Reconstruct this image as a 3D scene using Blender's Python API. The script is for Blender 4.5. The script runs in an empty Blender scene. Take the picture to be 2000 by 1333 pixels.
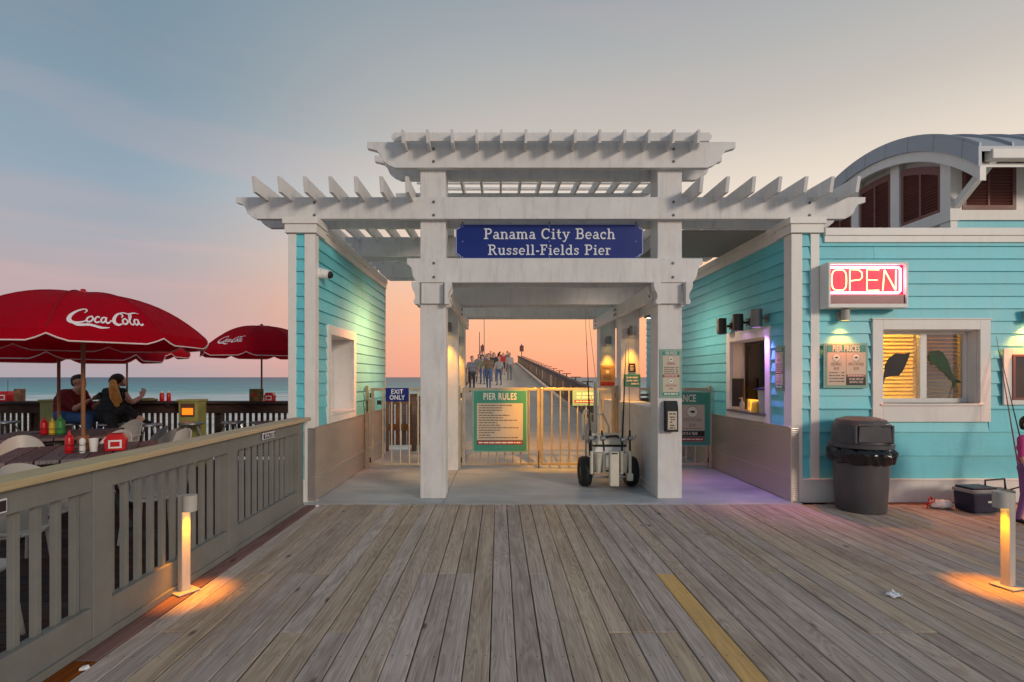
import bpy, bmesh, math, random
from mathutils import Vector, Matrix, noise as mnoise
random.seed(7)
S = bpy.context.scene
C = S.collection
R = math.radians
PI = math.pi

# ------------------------------------------------------------------ camera
cam = bpy.data.objects.new('camera', bpy.data.cameras.new('camera'))
C.objects.link(cam)
cam.location = (0, 0, 1.5)
cam.rotation_euler = (R(90), 0, 0)
cam.data.lens = 18.0
cam.data.sensor_width = 36.0
cam.data.shift_x = 0.0130
cam.data.shift_y = 0.0353
cam.data.clip_start = 0.05
cam.data.clip_end = 60000
S.camera = cam

# ------------------------------------------------------------------ light
S.view_settings.view_transform = 'Standard'
S.view_settings.look = 'None'
S.view_settings.gamma = 1
S.view_settings.exposure = 0.2
S.view_settings.use_curve_mapping = False


def srgb(h):
    h = h.lstrip('#')
    o = []
    for i in (0, 2, 4):
        c = int(h[i:i + 2], 16) / 255
        o.append(c / 12.92 if c < .04045 else ((c + .055) / 1.055) ** 2.4)
    return (o[0], o[1], o[2], 1)


W = bpy.data.worlds.new('World')
S.world = W
W.use_nodes = True
wn, wl = W.node_tree.nodes, W.node_tree.links
wn.clear()


def wnode(t, **k):
    n = wn.new(t)
    for a, b in k.items():
        setattr(n, a, b)
    return n


def wmath(op, a, b=None, c=None, clamp=False):
    n = wn.new('ShaderNodeMath')
    n.operation = op
    n.use_clamp = clamp
    for i, v in enumerate((a, b, c)):
        if v is None:
            continue
        if isinstance(v, (int, float)):
            n.inputs[i].default_value = v
        else:
            wl.new(v, n.inputs[i])
    return n.outputs[0]


tc = wnode('ShaderNodeTexCoord')
sep = wnode('ShaderNodeSeparateXYZ')
wl.new(tc.outputs['Generated'], sep.inputs[0])
X, Y, Z = sep.outputs
elev = wmath('MULTIPLY', wmath('ARCSINE', Z), 2 / PI)          # 0 horizon .. 1 zenith
hl = wmath('SQRT', wmath('ADD', wmath('MULTIPLY', X, X), wmath('MULTIPLY', Y, Y)))
SAZ = R(27)
cosaz = wmath('DIVIDE', wmath('ADD', wmath('MULTIPLY', X, math.sin(SAZ)), wmath('MULTIPLY', Y, math.cos(SAZ))), wmath('MAXIMUM', hl, .001))
tmr = wnode('ShaderNodeMapRange', interpolation_type='SMOOTHSTEP')
wl.new(cosaz, tmr.inputs['Value'])
tmr.inputs['From Min'].default_value = 0.42
tmr.inputs['From Max'].default_value = 0.97


def wramp(stops):
    r = wn.new('ShaderNodeValToRGB')
    r.color_ramp.interpolation = 'EASE'
    els = r.color_ramp.elements
    els[0].position, els[0].color = stops[0][0], srgb(stops[0][1])
    els[1].position, els[1].color = stops[-1][0], srgb(stops[-1][1])
    for p, c in stops[1:-1]:
        e = els.new(p)
        e.color = srgb(c)
    wl.new(elev, r.inputs[0])
    r.color_ramp.interpolation = 'LINEAR'
    return r.outputs[0]


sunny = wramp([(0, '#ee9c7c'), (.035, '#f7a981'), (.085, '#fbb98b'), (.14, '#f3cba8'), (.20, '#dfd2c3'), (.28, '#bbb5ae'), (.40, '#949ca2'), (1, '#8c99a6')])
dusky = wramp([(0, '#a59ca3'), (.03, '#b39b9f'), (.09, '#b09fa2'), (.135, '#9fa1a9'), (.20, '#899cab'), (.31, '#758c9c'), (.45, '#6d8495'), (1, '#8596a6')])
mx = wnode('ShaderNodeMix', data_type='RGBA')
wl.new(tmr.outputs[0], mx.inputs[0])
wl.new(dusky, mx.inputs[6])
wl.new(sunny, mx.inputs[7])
# thin pink cirrus streaks
mp = wnode('ShaderNodeMapping')
wl.new(tc.outputs['Generated'], mp.inputs[0])
mp.inputs['Rotation'].default_value = (0, R(24), 0)
mp.inputs['Scale'].default_value = (1.1, 1.1, 9.0)
cn = wnode('ShaderNodeTexNoise')
cn.inputs['Scale'].default_value = 2.0
cn.inputs['Detail'].default_value = 5
cn.inputs['Roughness'].default_value = .5
cn.inputs['Distortion'].default_value = .4
wl.new(mp.outputs[0], cn.inputs['Vector'])
cmr = wnode('ShaderNodeMapRange', interpolation_type='SMOOTHSTEP')
wl.new(cn.outputs[0], cmr.inputs['Value'])
cmr.inputs['From Min'].default_value = .47
cmr.inputs['From Max'].default_value = .74
cmr.inputs['To Max'].default_value = .30
fade = wnode('ShaderNodeMapRange', interpolation_type='SMOOTHSTEP')
wl.new(elev, fade.inputs['Value'])
fade.inputs['From Min'].default_value = .02
fade.inputs['From Max'].default_value = .30
fade.inputs['To Min'].default_value = .9
fade.inputs['To Max'].default_value = 0.28
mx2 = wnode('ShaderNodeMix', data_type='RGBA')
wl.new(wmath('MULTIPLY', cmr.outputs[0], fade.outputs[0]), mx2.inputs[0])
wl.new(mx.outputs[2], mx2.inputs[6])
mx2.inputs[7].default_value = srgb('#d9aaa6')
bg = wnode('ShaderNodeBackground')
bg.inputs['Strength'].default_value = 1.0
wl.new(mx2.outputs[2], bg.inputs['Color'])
sky = wnode('ShaderNodeTexSky')
sky.sky_type = 'NISHITA'
sky.sun_disc = False
sky.sun_elevation = R(1.0)
sky.sun_rotation = SAZ
bg2 = wnode('ShaderNodeBackground')
bg2.inputs['Strength'].default_value = 0.004
wl.new(sky.outputs[0], bg2.inputs['Color'])
add = wnode('ShaderNodeAddShader')
wl.new(bg.outputs[0], add.inputs[0])
wl.new(bg2.outputs[0], add.inputs[1])
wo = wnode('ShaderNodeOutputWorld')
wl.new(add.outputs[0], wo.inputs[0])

sl = bpy.data.lights.new('sun', 'SUN')
sl.energy = 1.2
sl.angle = R(12)
sl.color = (1.0, .85, .70)
so = bpy.data.objects.new('sun', sl)
C.objects.link(so)
sd = Vector((math.sin(R(38)) * math.cos(R(15)), -math.cos(R(38)) * math.cos(R(15)), math.sin(R(15))))
so.rotation_euler = sd.to_track_quat('Z', 'Y').to_euler()
so.location = (10, -10, 10)


# ------------------------------------------------------------------ mesh helper
class M:
    def __init__(s):
        s.v, s.f, s.sm = [], [], []

    def add(s, vs, fs, smooth=False):
        b = len(s.v)
        s.v += [tuple(p) for p in vs]
        for f in fs:
            s.f.append([b + i for i in f])
            s.sm.append(smooth)
        return s

    def box(s, x0, x1, y0, y1, z0, z1):
        return s.add([(x0, y0, z0), (x1, y0, z0), (x1, y1, z0), (x0, y1, z0), (x0, y0, z1), (x1, y0, z1), (x1, y1, z1), (x0, y1, z1)],
                     [(0, 3, 2, 1), (4, 5, 6, 7), (0, 1, 5, 4), (1, 2, 6, 5), (2, 3, 7, 6), (3, 0, 4, 7)])

    def bar(s, p0, p1, w, h, up=(0, 0, 1)):
        p0, p1 = Vector(p0), Vector(p1)
        d = (p1 - p0).normalized()
        sd_ = d.cross(Vector(up))
        if sd_.length < 1e-4:
            sd_ = d.cross(Vector((0, 1, 0)))
        sd_.normalize()
        u = sd_.cross(d).normalized()
        vs = []
        for p in (p0, p1):
            for a, b in ((-1, -1), (1, -1), (1, 1), (-1, 1)):
                vs.append(p + sd_ * (a * w / 2) + u * (b * h / 2))
        return s.add(vs, [(0, 1, 2, 3), (7, 6, 5, 4), (0, 4, 5, 1), (1, 5, 6, 2), (2, 6, 7, 3), (3, 7, 4, 0)])

    def tube(s, pts, r, n=8, caps=True):
        pts = [Vector(p) for p in pts]
        rs = r if isinstance(r, (list, tuple)) else [r] * len(pts)
        vs, prev = [], None
        for i, p in enumerate(pts):
            d = (pts[min(i + 1, len(pts) - 1)] - pts[max(i - 1, 0)])
            if d.length < 1e-9:
                d = Vector((0, 0, 1))
            d.normalize()
            if prev is None:
                a = d.cross(Vector((0, 0, 1)))
                if a.length < .05:
                    a = d.cross(Vector((0, 1, 0)))
            else:
                a = prev - d * prev.dot(d)
            a.normalize()
            prev = a
            b = d.cross(a)
            for k in range(n):
                t = 2 * PI * k / n
                vs.append(p + (a * math.cos(t) + b * math.sin(t)) * rs[i])
        fs = []
        for i in range(len(pts) - 1):
            for k in range(n):
                k2 = (k + 1) % n
                fs.append((i * n + k, i * n + k2, (i + 1) * n + k2, (i + 1) * n + k))
        s.add(vs, fs, True)
        if caps:
            b = len(s.v) - len(vs)
            s.f.append([b + k for k in range(n)][::-1])
            s.sm.append(False)
            s.f.append([b + (len(pts) - 1) * n + k for k in range(n)])
            s.sm.append(False)
        return s

    def cyl(s, p0, p1, r0, r1=None, n=16):
        return s.tube([p0, p1], [r0, r0 if r1 is None else r1], n)

    def lathe(s, prof, loc=(0, 0, 0), n=24, caps=True, sx=1, sy=1):
        vs = []
        for r, z in prof:
            for k in range(n):
                t = 2 * PI * k / n
                vs.append((loc[0] + r * math.cos(t) * sx, loc[1] + r * math.sin(t) * sy, loc[2] + z))
        fs = []
        for i in range(len(prof) - 1):
            for k in range(n):
                k2 = (k + 1) % n
                fs.append((i * n + k, i * n + k2, (i + 1) * n + k2, (i + 1) * n + k))
        s.add(vs, fs, True)
        if caps:
            b = len(s.v) - len(vs)
            s.f.append([b + k for k in range(n)][::-1])
            s.sm.append(False)
            s.f.append([b + (len(prof) - 1) * n + k for k in range(n)])
            s.sm.append(False)
        return s

    def prism(s, pts, axis, a, b):
        n = len(pts)
        mk = {'y': lambda p, t: (p[0], t, p[1]), 'x': lambda p, t: (t, p[0], p[1]), 'z': lambda p, t: (p[0], p[1], t)}[axis]
        vs = [mk(p, a) for p in pts] + [mk(p, b) for p in pts]
        fs = [list(range(n)), list(range(2 * n - 1, n - 1, -1))]
        for i in range(n):
            j = (i + 1) % n
            fs.append((i, i + n, j + n, j))
        return s.add(vs, fs)

    def flat(s, pts, y):          # face in the local XZ plane
        return s.add([(p[0], y, p[1]) for p in pts], [list(range(len(pts)))])

    def rect(s, x0, x1, z0, z1, y):
        return s.flat([(x0, z0), (x1, z0), (x1, z1), (x0, z1)], y)

    def disc(s, x, z, r, y, n=24, sz=1):
        return s.flat([(x + r * math.cos(2 * PI * k / n), z + r * sz * math.sin(2 * PI * k / n)) for k in range(n)], y)

    def ball(s, c, r, n=12, m=8, q=None):
        rx, ry, rz = r if isinstance(r, (tuple, list)) else (r, r, r)
        vs = []
        for i in range(m + 1):
            a = -PI / 2 + PI * i / m
            for k in range(n):
                t = 2 * PI * k / n
                p = Vector((rx * math.cos(a) * math.cos(t), ry * math.cos(a) * math.sin(t), rz * math.sin(a)))
                if q is not None:
                    p = q @ p
                vs.append(p + Vector(c))
        fs = []
        for i in range(m):
            for k in range(n):
                k2 = (k + 1) % n
                fs.append((i * n + k, i * n + k2, (i + 1) * n + k2, (i + 1) * n + k))
        return s.add(vs, fs, True)

    def ribbon(s, pts, w, y=0.0):
        """stroke in the local XZ plane, butt ends, w scalar or list"""
        pts = [Vector((p[0], p[1])) for p in pts]
        ws = w if isinstance(w, (list, tuple)) else [w] * len(pts)
        L, Rr = [], []
        n = len(pts)
        closed = (pts[0] - pts[-1]).length < 1e-6 and n > 3
        for i, p in enumerate(pts):
            a = pts[i - 1] if i > 0 else (pts[-2] if closed else None)
            b = pts[i + 1] if i < n - 1 else (pts[1] if closed else None)
            d1 = (p - a).normalized() if a is not None else None
            d2 = (b - p).normalized() if b is not None else None
            d = ((d1 or d2) + (d2 or d1))
            if d.length < 1e-6:
                d = d1 or d2
            d.normalize()
            nn = Vector((-d.y, d.x))
            k = 1.0
            if d1 is not None and d2 is not None:
                k = 1 / max(.5, abs(nn.dot(Vector((-d1.y, d1.x)))))
            L.append(p + nn * ws[i] / 2 * k)
            Rr.append(p - nn * ws[i] / 2 * k)
        vs = [(p.x, y, p.y) for p in L] + [(p.x, y, p.y) for p in Rr]
        fs = [(n + i, n + i + 1, i + 1, i) for i in range(n - 1)]
        return s.add(vs, fs)

    def xf(s, mtx):
        s.v = [tuple(mtx @ Vector(p)) for p in s.v]
        return s

    def shift(s, d):
        s.v = [(p[0] + d[0], p[1] + d[1], p[2] + d[2]) for p in s.v]
        return s

    def join(s, o):
        b = len(s.v)
        s.v += o.v
        s.f += [[b + i for i in f] for f in o.f]
        s.sm += o.sm
        return s

    def mesh(s, name, mats=()):
        me = bpy.data.meshes.new(name)
        me.from_pydata(s.v, [], s.f)
        me.polygons.foreach_set('use_smooth', s.sm)
        me.update()
        bm = bmesh.new()
        bm.from_mesh(me)
        if not getattr(s, 'open', False):
            bmesh.ops.recalc_face_normals(bm, faces=bm.faces)
        bm.to_mesh(me)
        bm.free()
        if any(s.sm):
            me.set_sharp_from_angle(angle=R(38))
        for m in mats:
            me.materials.append(m)
        return me


def B(*a):
    return M().box(*a)


def root(name, label, cat, loc=(0, 0, 0), rz=0, group=None):
    o = bpy.data.objects.new(name, None)
    C.objects.link(o)
    o.empty_display_size = .1
    o.location = loc
    o.rotation_euler = (0, 0, rz)
    o['label'], o['category'] = label, cat
    if group:
        o['group'] = group
    return o


WORLD = {}      # things authored in world coordinates: root name -> origin


def wroot(name, label, cat, loc, group=None):
    o = root(name, label, cat, loc, 0, group)
    WORLD[o.name] = Vector(loc)
    return o


def top(o):
    while o.parent:
        o = o.parent
    return o


def link(name, me, parent=None, loc=None, bev=0, label=None, kind=None):
    o = bpy.data.objects.new(name, me)
    C.objects.link(o)
    if parent:
        o.parent = parent
    if loc:
        o.location = loc
    if bev:
        b = o.modifiers.new('bevel', 'BEVEL')
        b.width = bev
        b.segments = 2
        b.limit_method = 'ANGLE'
        b.angle_limit = R(50)
    if label:
        o['label'] = label
    if kind:
        o['kind'] = kind
    return o


def part(name, mb, mat, parent, bev=0, label=None, kind=None):
    if parent is not None:
        t = top(parent)
        if t.name in WORLD:
            mb.shift(-WORLD[t.name])
    return link(name, mb.mesh(name, [mat]), parent, None, bev, label, kind)


def single(name, mb, mat, label, cat, loc=(0, 0, 0), rz=0, group=None, bev=0):
    o = link(name, mb.mesh(name, [mat]), None, loc, bev, label)
    o.rotation_euler = (0, 0, rz)
    o['category'] = cat
    if group:
        o['group'] = group
    return o


def struct(name, mb, mat, bev=0):
    return link(name, mb.mesh(name, [mat]), None, None, bev, None, 'structure')


def dup(o, loc=None, rz=None, label=None, parent=None):
    c = o.copy()
    C.objects.link(c)
    if parent:
        c.parent = parent
    if loc is not None:
        c.location = loc
    if rz is not None:
        c.rotation_euler = (0, 0, rz)
    if label:
        c['label'] = label
    for ch in list(o.children):
        dup(ch, parent=c)
    return c


# ------------------------------------------------------------------ materials
def newmat(name):
    m = bpy.data.materials.new(name)
    m.use_nodes = True
    nt = m.node_tree
    nt.nodes.clear()
    out = nt.nodes.new('ShaderNodeOutputMaterial')
    p = nt.nodes.new('ShaderNodeBsdfPrincipled')
    nt.links.new(p.outputs[0], out.inputs[0])
    return m, nt, p


def nd(nt, t, ins=None, **k):
    n = nt.nodes.new(t)
    for a, b in k.items():
        setattr(n, a, b)
    for key, v in (ins or {}).items():
        if isinstance(v, bpy.types.NodeSocket):
            nt.links.new(v, n.inputs[key])
        else:
            n.inputs[key].default_value = v
    return n


def mixc(nt, f, a, b, mode='MIX'):
    return nd(nt, 'ShaderNodeMix', {0: f, 6: a, 7: b}, data_type='RGBA', blend_type=mode).outputs[2]


def ramp(nt, v, stops, interp='LINEAR'):
    r = nt.nodes.new('ShaderNodeValToRGB')
    r.color_ramp.interpolation = interp
    e = r.color_ramp.elements
    e[0].position, e[0].color = stops[0][0], stops[0][1]
    e[1].position, e[1].color = stops[-1][0], stops[-1][1]
    for p_, c in stops[1:-1]:
        x = e.new(p_)
        x.color = c
    nt.links.new(v, r.inputs[0])
    return r.outputs[0]


def g(v):
    return (v, v, v, 1)


def paint(name, col, rough=.5, metal=0, var=.15, scale=3, bump=.05, bscale=60, dirt=0, spec=.4, objrand=0):
    m, nt, p = newmat(name)
    geo = nd(nt, 'ShaderNodeNewGeometry')
    pos = geo.outputs['Position']
    n1 = nd(nt, 'ShaderNodeTexNoise', {'Vector': pos, 'Scale': scale, 'Detail': 5, 'Roughness': .65}).outputs[0]
    c = (col[0], col[1], col[2], 1)
    lo = tuple(x * (1 - var) for x in col) + (1,)
    hi = tuple(min(1, x * (1 + var)) for x in col) + (1,)
    base = ramp(nt, n1, [(.3, lo), (.5, c), (.7, hi)])
    if dirt:
        mp_ = nd(nt, 'ShaderNodeMapping', {0: pos, 'Scale': (9, 9, 1.2)}).outputs[0]
        n2 = nd(nt, 'ShaderNodeTexNoise', {'Vector': mp_, 'Scale': 1.3, 'Detail': 6, 'Roughness': .7}).outputs[0]
        f = nd(nt, 'ShaderNodeMapRange', {0: n2, 1: .5, 2: .78, 3: 0, 4: dirt}).outputs[0]
        base = mixc(nt, f, base, (.16, .13, .10, 1))
    if objrand:
        oi = nd(nt, 'ShaderNodeObjectInfo').outputs['Random']
        v = nd(nt, 'ShaderNodeMapRange', {0: oi, 1: 0, 2: 1, 3: 1 - objrand, 4: 1 + objrand}).outputs[0]
        hs = nd(nt, 'ShaderNodeHueSaturation', {'Value': v, 'Color': base})
        base = hs.outputs[0]
    nt.links.new(base, p.inputs['Base Color'])
    nr = nd(nt, 'ShaderNodeMapRange', {0: n1, 1: .2, 2: .8, 3: max(0, rough - .08), 4: min(1, rough + .08)}).outputs[0]
    nt.links.new(nr, p.inputs['Roughness'])
    p.inputs['Metallic'].default_value = metal
    p.inputs['Specular IOR Level'].default_value = spec
    if bump:
        n3 = nd(nt, 'ShaderNodeTexNoise', {'Vector': pos, 'Scale': bscale, 'Detail': 4}).outputs[0]
        bp = nd(nt, 'ShaderNodeBump', {'Strength': bump, 'Distance': .01, 'Height': n3}).outputs[0]
        nt.links.new(bp, p.inputs['Normal'])
    return m


def wood(name, dark, light, axis=1, tint=.25, rough=.75, knots=True, ring=1.0, sat=1.0, dirtc=(.10, .07, .055, 1), dirt=.5, ringw=.30, s_lo=.45, s_hi=1.35):
    """weathered plank, grain along the local axis"""
    m, nt, p = newmat(name)
    oc = nd(nt, 'ShaderNodeTexCoord').outputs['Object']
    rnd = nd(nt, 'ShaderNodeObjectInfo').outputs['Random']
    off = nd(nt, 'ShaderNodeVectorMath', {0: nd(nt, 'ShaderNodeCombineXYZ', {0: rnd, 1: rnd, 2: rnd}).outputs[0], 1: (37.3, 91.7, 13.1)}, operation='MULTIPLY').outputs[0]
    v = nd(nt, 'ShaderNodeVectorMath', {0: oc, 1: off}, operation='ADD').outputs[0]
    s1 = [14, 14, 14]
    s1[axis] = 1.0
    s2 = [5.5, 5.5, 5.5]
    s2[axis] = .55
    s3 = [90, 90, 90]
    s3[axis] = 2.2
    big = nd(nt, 'ShaderNodeTexNoise', {'Vector': nd(nt, 'ShaderNodeMapping', {0: v, 'Scale': tuple(s2)}).outputs[0], 'Scale': 1, 'Detail': 2, 'Distortion': .5}).outputs[0]
    # growth rings: contour lines of a smooth field
    rings = nd(nt, 'ShaderNodeMath', {0: nd(nt, 'ShaderNodeMath', {0: big, 1: 95.0 * ring}, operation='MULTIPLY').outputs[0]}, operation='SINE').outputs[0]
    rings = nd(nt, 'ShaderNodeMapRange', {0: rings, 1: -1, 2: 1, 3: 0, 4: 1}).outputs[0]
    fine = nd(nt, 'ShaderNodeTexNoise', {'Vector': nd(nt, 'ShaderNodeMapping', {0: v, 'Scale': tuple(s3)}).outputs[0], 'Scale': 1, 'Detail': 5, 'Roughness': .7}).outputs[0]
    mid = nd(nt, 'ShaderNodeTexNoise', {'Vector': nd(nt, 'ShaderNodeMapping', {0: v, 'Scale': tuple(s1)}).outputs[0], 'Scale': 1, 'Detail': 4, 'Roughness': .6, 'Distortion': .3}).outputs[0]
    h = nd(nt, 'ShaderNodeMath', {0: rings, 1: ringw, 2: nd(nt, 'ShaderNodeMath', {0: fine, 1: .75, 2: nd(nt, 'ShaderNodeMath', {0: mid, 1: .55}, operation='MULTIPLY').outputs[0]}, operation='MULTIPLY_ADD').outputs[0]}, operation='MULTIPLY_ADD').outputs[0]
    hh = nd(nt, 'ShaderNodeMapRange', {0: h, 1: .48, 2: 1.12, 3: 0, 4: 1}).outputs[0]
    base = mixc(nt, hh, dark, light)
    val = nd(nt, 'ShaderNodeMapRange', {0: rnd, 1: 0, 2: 1, 3: 1 - tint, 4: 1 + tint}).outputs[0]
    r2 = nd(nt, 'ShaderNodeMath', {0: nd(nt, 'ShaderNodeMath', {0: rnd, 1: 17.31}, operation='MULTIPLY').outputs[0]}, operation='FRACT').outputs[0]
    sa = nd(nt, 'ShaderNodeMapRange', {0: r2, 1: 0, 2: 1, 3: s_lo * sat, 4: s_hi * sat}).outputs[0]
    hu = nd(nt, 'ShaderNodeMapRange', {0: r2, 1: 0, 2: 1, 3: .485, 4: .51}).outputs[0]
    base = nd(nt, 'ShaderNodeHueSaturation', {'Hue': hu, 'Saturation': sa, 'Value': val, 'Color': base}).outputs[0]
    if knots:
        kv = nd(nt, 'ShaderNodeMapping', {0: v, 'Scale': (4.2, 1.9, 4.2) if axis == 1 else (1.9, 4.2, 4.2)}).outputs[0]
        kd = nd(nt, 'ShaderNodeTexVoronoi', {'Vector': kv, 'Scale': 1.0, 'Randomness': 1.0}).outputs['Distance']
        kf = nd(nt, 'ShaderNodeMapRange', {0: kd, 1: .035, 2: .10, 3: .92, 4: 0}).outputs[0]
        base = mixc(nt, kf, base, (dark[0] * .35, dark[1] * .3, dark[2] * .28, 1))
    pos = nd(nt, 'ShaderNodeNewGeometry').outputs['Position']
    dn = nd(nt, 'ShaderNodeTexNoise', {'Vector': pos, 'Scale': 1.1, 'Detail': 8, 'Roughness': .72}).outputs[0]
    df = nd(nt, 'ShaderNodeMapRange', {0: dn, 1: .50, 2: .78, 3: 0, 4: dirt}).outputs[0]
    base = mixc(nt, df, base, dirtc)
    nt.links.new(base, p.inputs['Base Color'])
    p.inputs['Roughness'].default_value = rough
    p.inputs['Specular IOR Level'].default_value = .25
    bp = nd(nt, 'ShaderNodeBump', {'Strength': .35, 'Distance': .003, 'Height': h}).outputs[0]
    nt.links.new(bp, p.inputs['Normal'])
    return m


def emit(name, col, st):
    m, nt, p = newmat(name)
    p.inputs['Base Color'].default_value = (col[0], col[1], col[2], 1)
    p.inputs['Emission Color'].default_value = (col[0], col[1], col[2], 1)
    p.inputs['Emission Strength'].default_value = st
    return m


WHITE = paint('white painted timber', (.70, .68, .655), .5, var=.08, dirt=.30, bump=.12, bscale=35)
TRIM = paint('cream trim board', (.80, .765, .71), .45, var=.05, dirt=.12)
TEAL = paint('teal siding paint', (.15, .60, .665), .42, var=.13, scale=1.3, dirt=.14, objrand=.07, bump=.10, bscale=25)
GREY = paint('grey green railing paint', (.20, .20, .18), .55, var=.12, dirt=.3, bump=.15, bscale=40)
STEEL = paint('ribbed stainless steel', (.66, .58, .52), .40, metal=.85, var=.05, scale=2, bump=0)
GATE = paint('galvanised gate tube', (.50, .42, .30), .34, metal=.35, var=.2, scale=6)
DARKM = paint('dark bronze metal', (.07, .06, .055), .4, metal=.6, var=.2)
GREYM = paint('grey cast aluminium', (.22, .21, .20), .4, metal=.5, var=.15)
BOLLARD = paint('stone grey bollard coat', (.48, .45, .40), .5, var=.12, dirt=.25)
BOLT = paint('weathered bolt head', (.20, .19, .18), .5, metal=.6)
MAROON = paint('maroon louvre paint', (.20, .075, .06), .5, var=.12, objrand=.1)
ROOF = paint('standing seam roof metal', (.38, .405, .44), .5, metal=.15, var=.1, scale=1)
SOFF = paint('grey soffit board', (.27, .255, .24), .7, var=.1)
DARKWOOD = wood('dark stained rail wood', (.035, .017, .012, 1), (.085, .042, .03, 1), axis=0, tint=.2, knots=False)
DECK = wood('weathered deck plank', (.27, .20, .155, 1), (.75, .61, .50, 1), axis=1, tint=.13, ring=1.5, ringw=.12, s_lo=.7, s_hi=1.25, dirtc=(.27, .165, .12, 1), dirt=.5)
DECK2 = wood('dark stained deck plank', (.025, .012, .010, 1), (.07, .035, .028, 1), axis=0, tint=.3, knots=False)
YBOARD = wood('yellow painted plank', (.55, .27, .05, 1), (.80, .45, .11, 1), axis=1, tint=.03, knots=False, dirt=.45, dirtc=(.33, .25, .17, 1), ringw=.2, s_lo=.8, s_hi=.9)
RBOARD = wood('red brown border plank', (.13, .035, .018, 1), (.25, .085, .045, 1), axis=1, tint=.12, dirt=.4)
CAPW = wood('tan cap rail', (.44, .33, .19, 1), (.62, .49, .31, 1), axis=1, tint=.04, knots=False, dirt=.2, ringw=.12, s_lo=.95, s_hi=1.05)
TABLEW = wood('mauve brown table slat', (.10, .055, .055, 1), (.25, .15, .15, 1), axis=1, tint=.15, knots=False)
PIERW = wood('pier timber', (.15, .075, .045, 1), (.34, .19, .12, 1), axis=1, tint=.2, knots=False)
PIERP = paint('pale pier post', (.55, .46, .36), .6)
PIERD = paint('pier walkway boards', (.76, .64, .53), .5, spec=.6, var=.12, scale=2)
SUBM = paint('shadowed joist timber', (.03, .022, .018), .9)  # shade under the planks put into the colour, keeps the gaps dark
PLASTIC = paint('cream moulded plastic', (.50, .46, .41), .4, var=.05)
CHROME = paint('brushed stool metal', (.40, .40, .41), .3, metal=.8)
RED = paint('red umbrella canvas', (.44, .001, .012), .85, spec=.1, var=.15, scale=2, bump=.08, bscale=200)
_nt = RED.node_tree
_p = [n for n in _nt.nodes if n.type == 'BSDF_PRINCIPLED'][0]
_o = [n for n in _nt.nodes if n.type == 'OUTPUT_MATERIAL'][0]
_t = nd(_nt, 'ShaderNodeBsdfTranslucent', {0: (.65, .004, .02, 1)})
_m = nd(_nt, 'ShaderNodeMixShader', {0: .22, 1: _p.outputs[0], 2: _t.outputs[0]})
_nt.links.new(_m.outputs[0], _o.inputs[0])
_w = nd(_nt, 'ShaderNodeTexNoise', {'Vector': nd(_nt, 'ShaderNodeNewGeometry').outputs['Position'], 'Scale': 5, 'Detail': 3, 'Distortion': 1.2}).outputs[0]
_b = nd(_nt, 'ShaderNodeBump', {'Strength': .5, 'Distance': .05, 'Height': _w}).outputs[0]
_nt.links.new(_b, _p.inputs['Normal'])
SEAM = paint('dark red seam', (.20, .001, .006), .8)
PIPING = paint('white canvas piping', (.75, .60, .58), .7)
LOGO = paint('white print', (.80, .70, .70), .7, bump=0)
POLE = paint('varnished pole', (.24, .105, .045), .45, var=.2)
OLIVE = paint('olive painted pedestal', (.33, .31, .10), .55, dirt=.2)
BLACKP = paint('black rubber', (.012, .012, .013), .6)
GREYP = paint('charcoal moulded plastic', (.085, .08, .082), .38, var=.1)
BAG = paint('black bin liner', (.008, .008, .009), .22, bump=.4, bscale=25, spec=.6)
WPLAST = paint('white weathered plastic', (.64, .59, .47), .45, dirt=.3)
BRIGHTW = paint('white plastic', (.78, .77, .74), .4)
REDP = paint('red plastic', (.55, .008, .012), .3)
YELP = paint('yellow plastic', (.70, .45, .04), .4)
GREENP = paint('green plastic', (.06, .28, .07), .4)
NAVY = paint('navy cooler plastic', (.012, .018, .045), .4)
PINK = paint('magenta cloth', (.55, .05, .20), .8)
PURP = paint('purple cloth', (.24, .10, .26), .8)
SGREEN = paint('sign green enamel', (.055, .27, .21), .45, var=.05, bump=0)
SEDGE = paint('sign pale green border', (.26, .42, .33), .45, var=.05, bump=0)
SBODY = paint('sign cream enamel', (.56, .48, .37), .5, var=.04, bump=0)
SDARK = paint('sign dark brown', (.035, .02, .02), .5, var=.05, bump=0)
SRED = paint('sign dark red', (.32, .03, .03), .5, var=.05, bump=0)
SPRINT = paint('sign brown print', (.17, .12, .09), .5, var=.05, bump=0)
SCREAM = paint('sign light lettering', (.78, .74, .62), .5, var=.03, bump=0)
SBLUE = paint('sign blue enamel', (.004, .022, .19), .35, var=.06, bump=0)
SBORD = paint('sign lilac border line', (.32, .36, .60), .5, var=.03, bump=0)
SWHITE = paint('sign white lettering', (.74, .76, .80), .5, var=.03, bump=0)
FISHG = paint('mahi green film', (.012, .055, .014), .6, var=.5, scale=9, bump=0)
FISHB = paint('flounder brown film', (.022, .012, .014), .6, var=.3, scale=9, bump=0)
PAPER = paint('crumpled paper', (.8, .8, .82), .7)
SKIN = paint('skin', (.62, .33, .22), .55, var=.06, bump=0)
HAIRB = paint('dark brown hair', (.035, .018, .010), .6, bscale=150, bump=.5)
HAIRY = paint('blond hair', (.80, .36, .07), .55, var=.35, scale=25, bscale=150, bump=.5)
SHR = paint('dark red tee shirt', (.17, .008, .012), .85)
JEAN = paint('blue denim', (.035, .10, .24), .85, var=.2)
BLK = paint('black cloth', (.014, .014, .016), .85)
SLATE = paint('dark slate cloth', (.025, .032, .036), .85)
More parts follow.
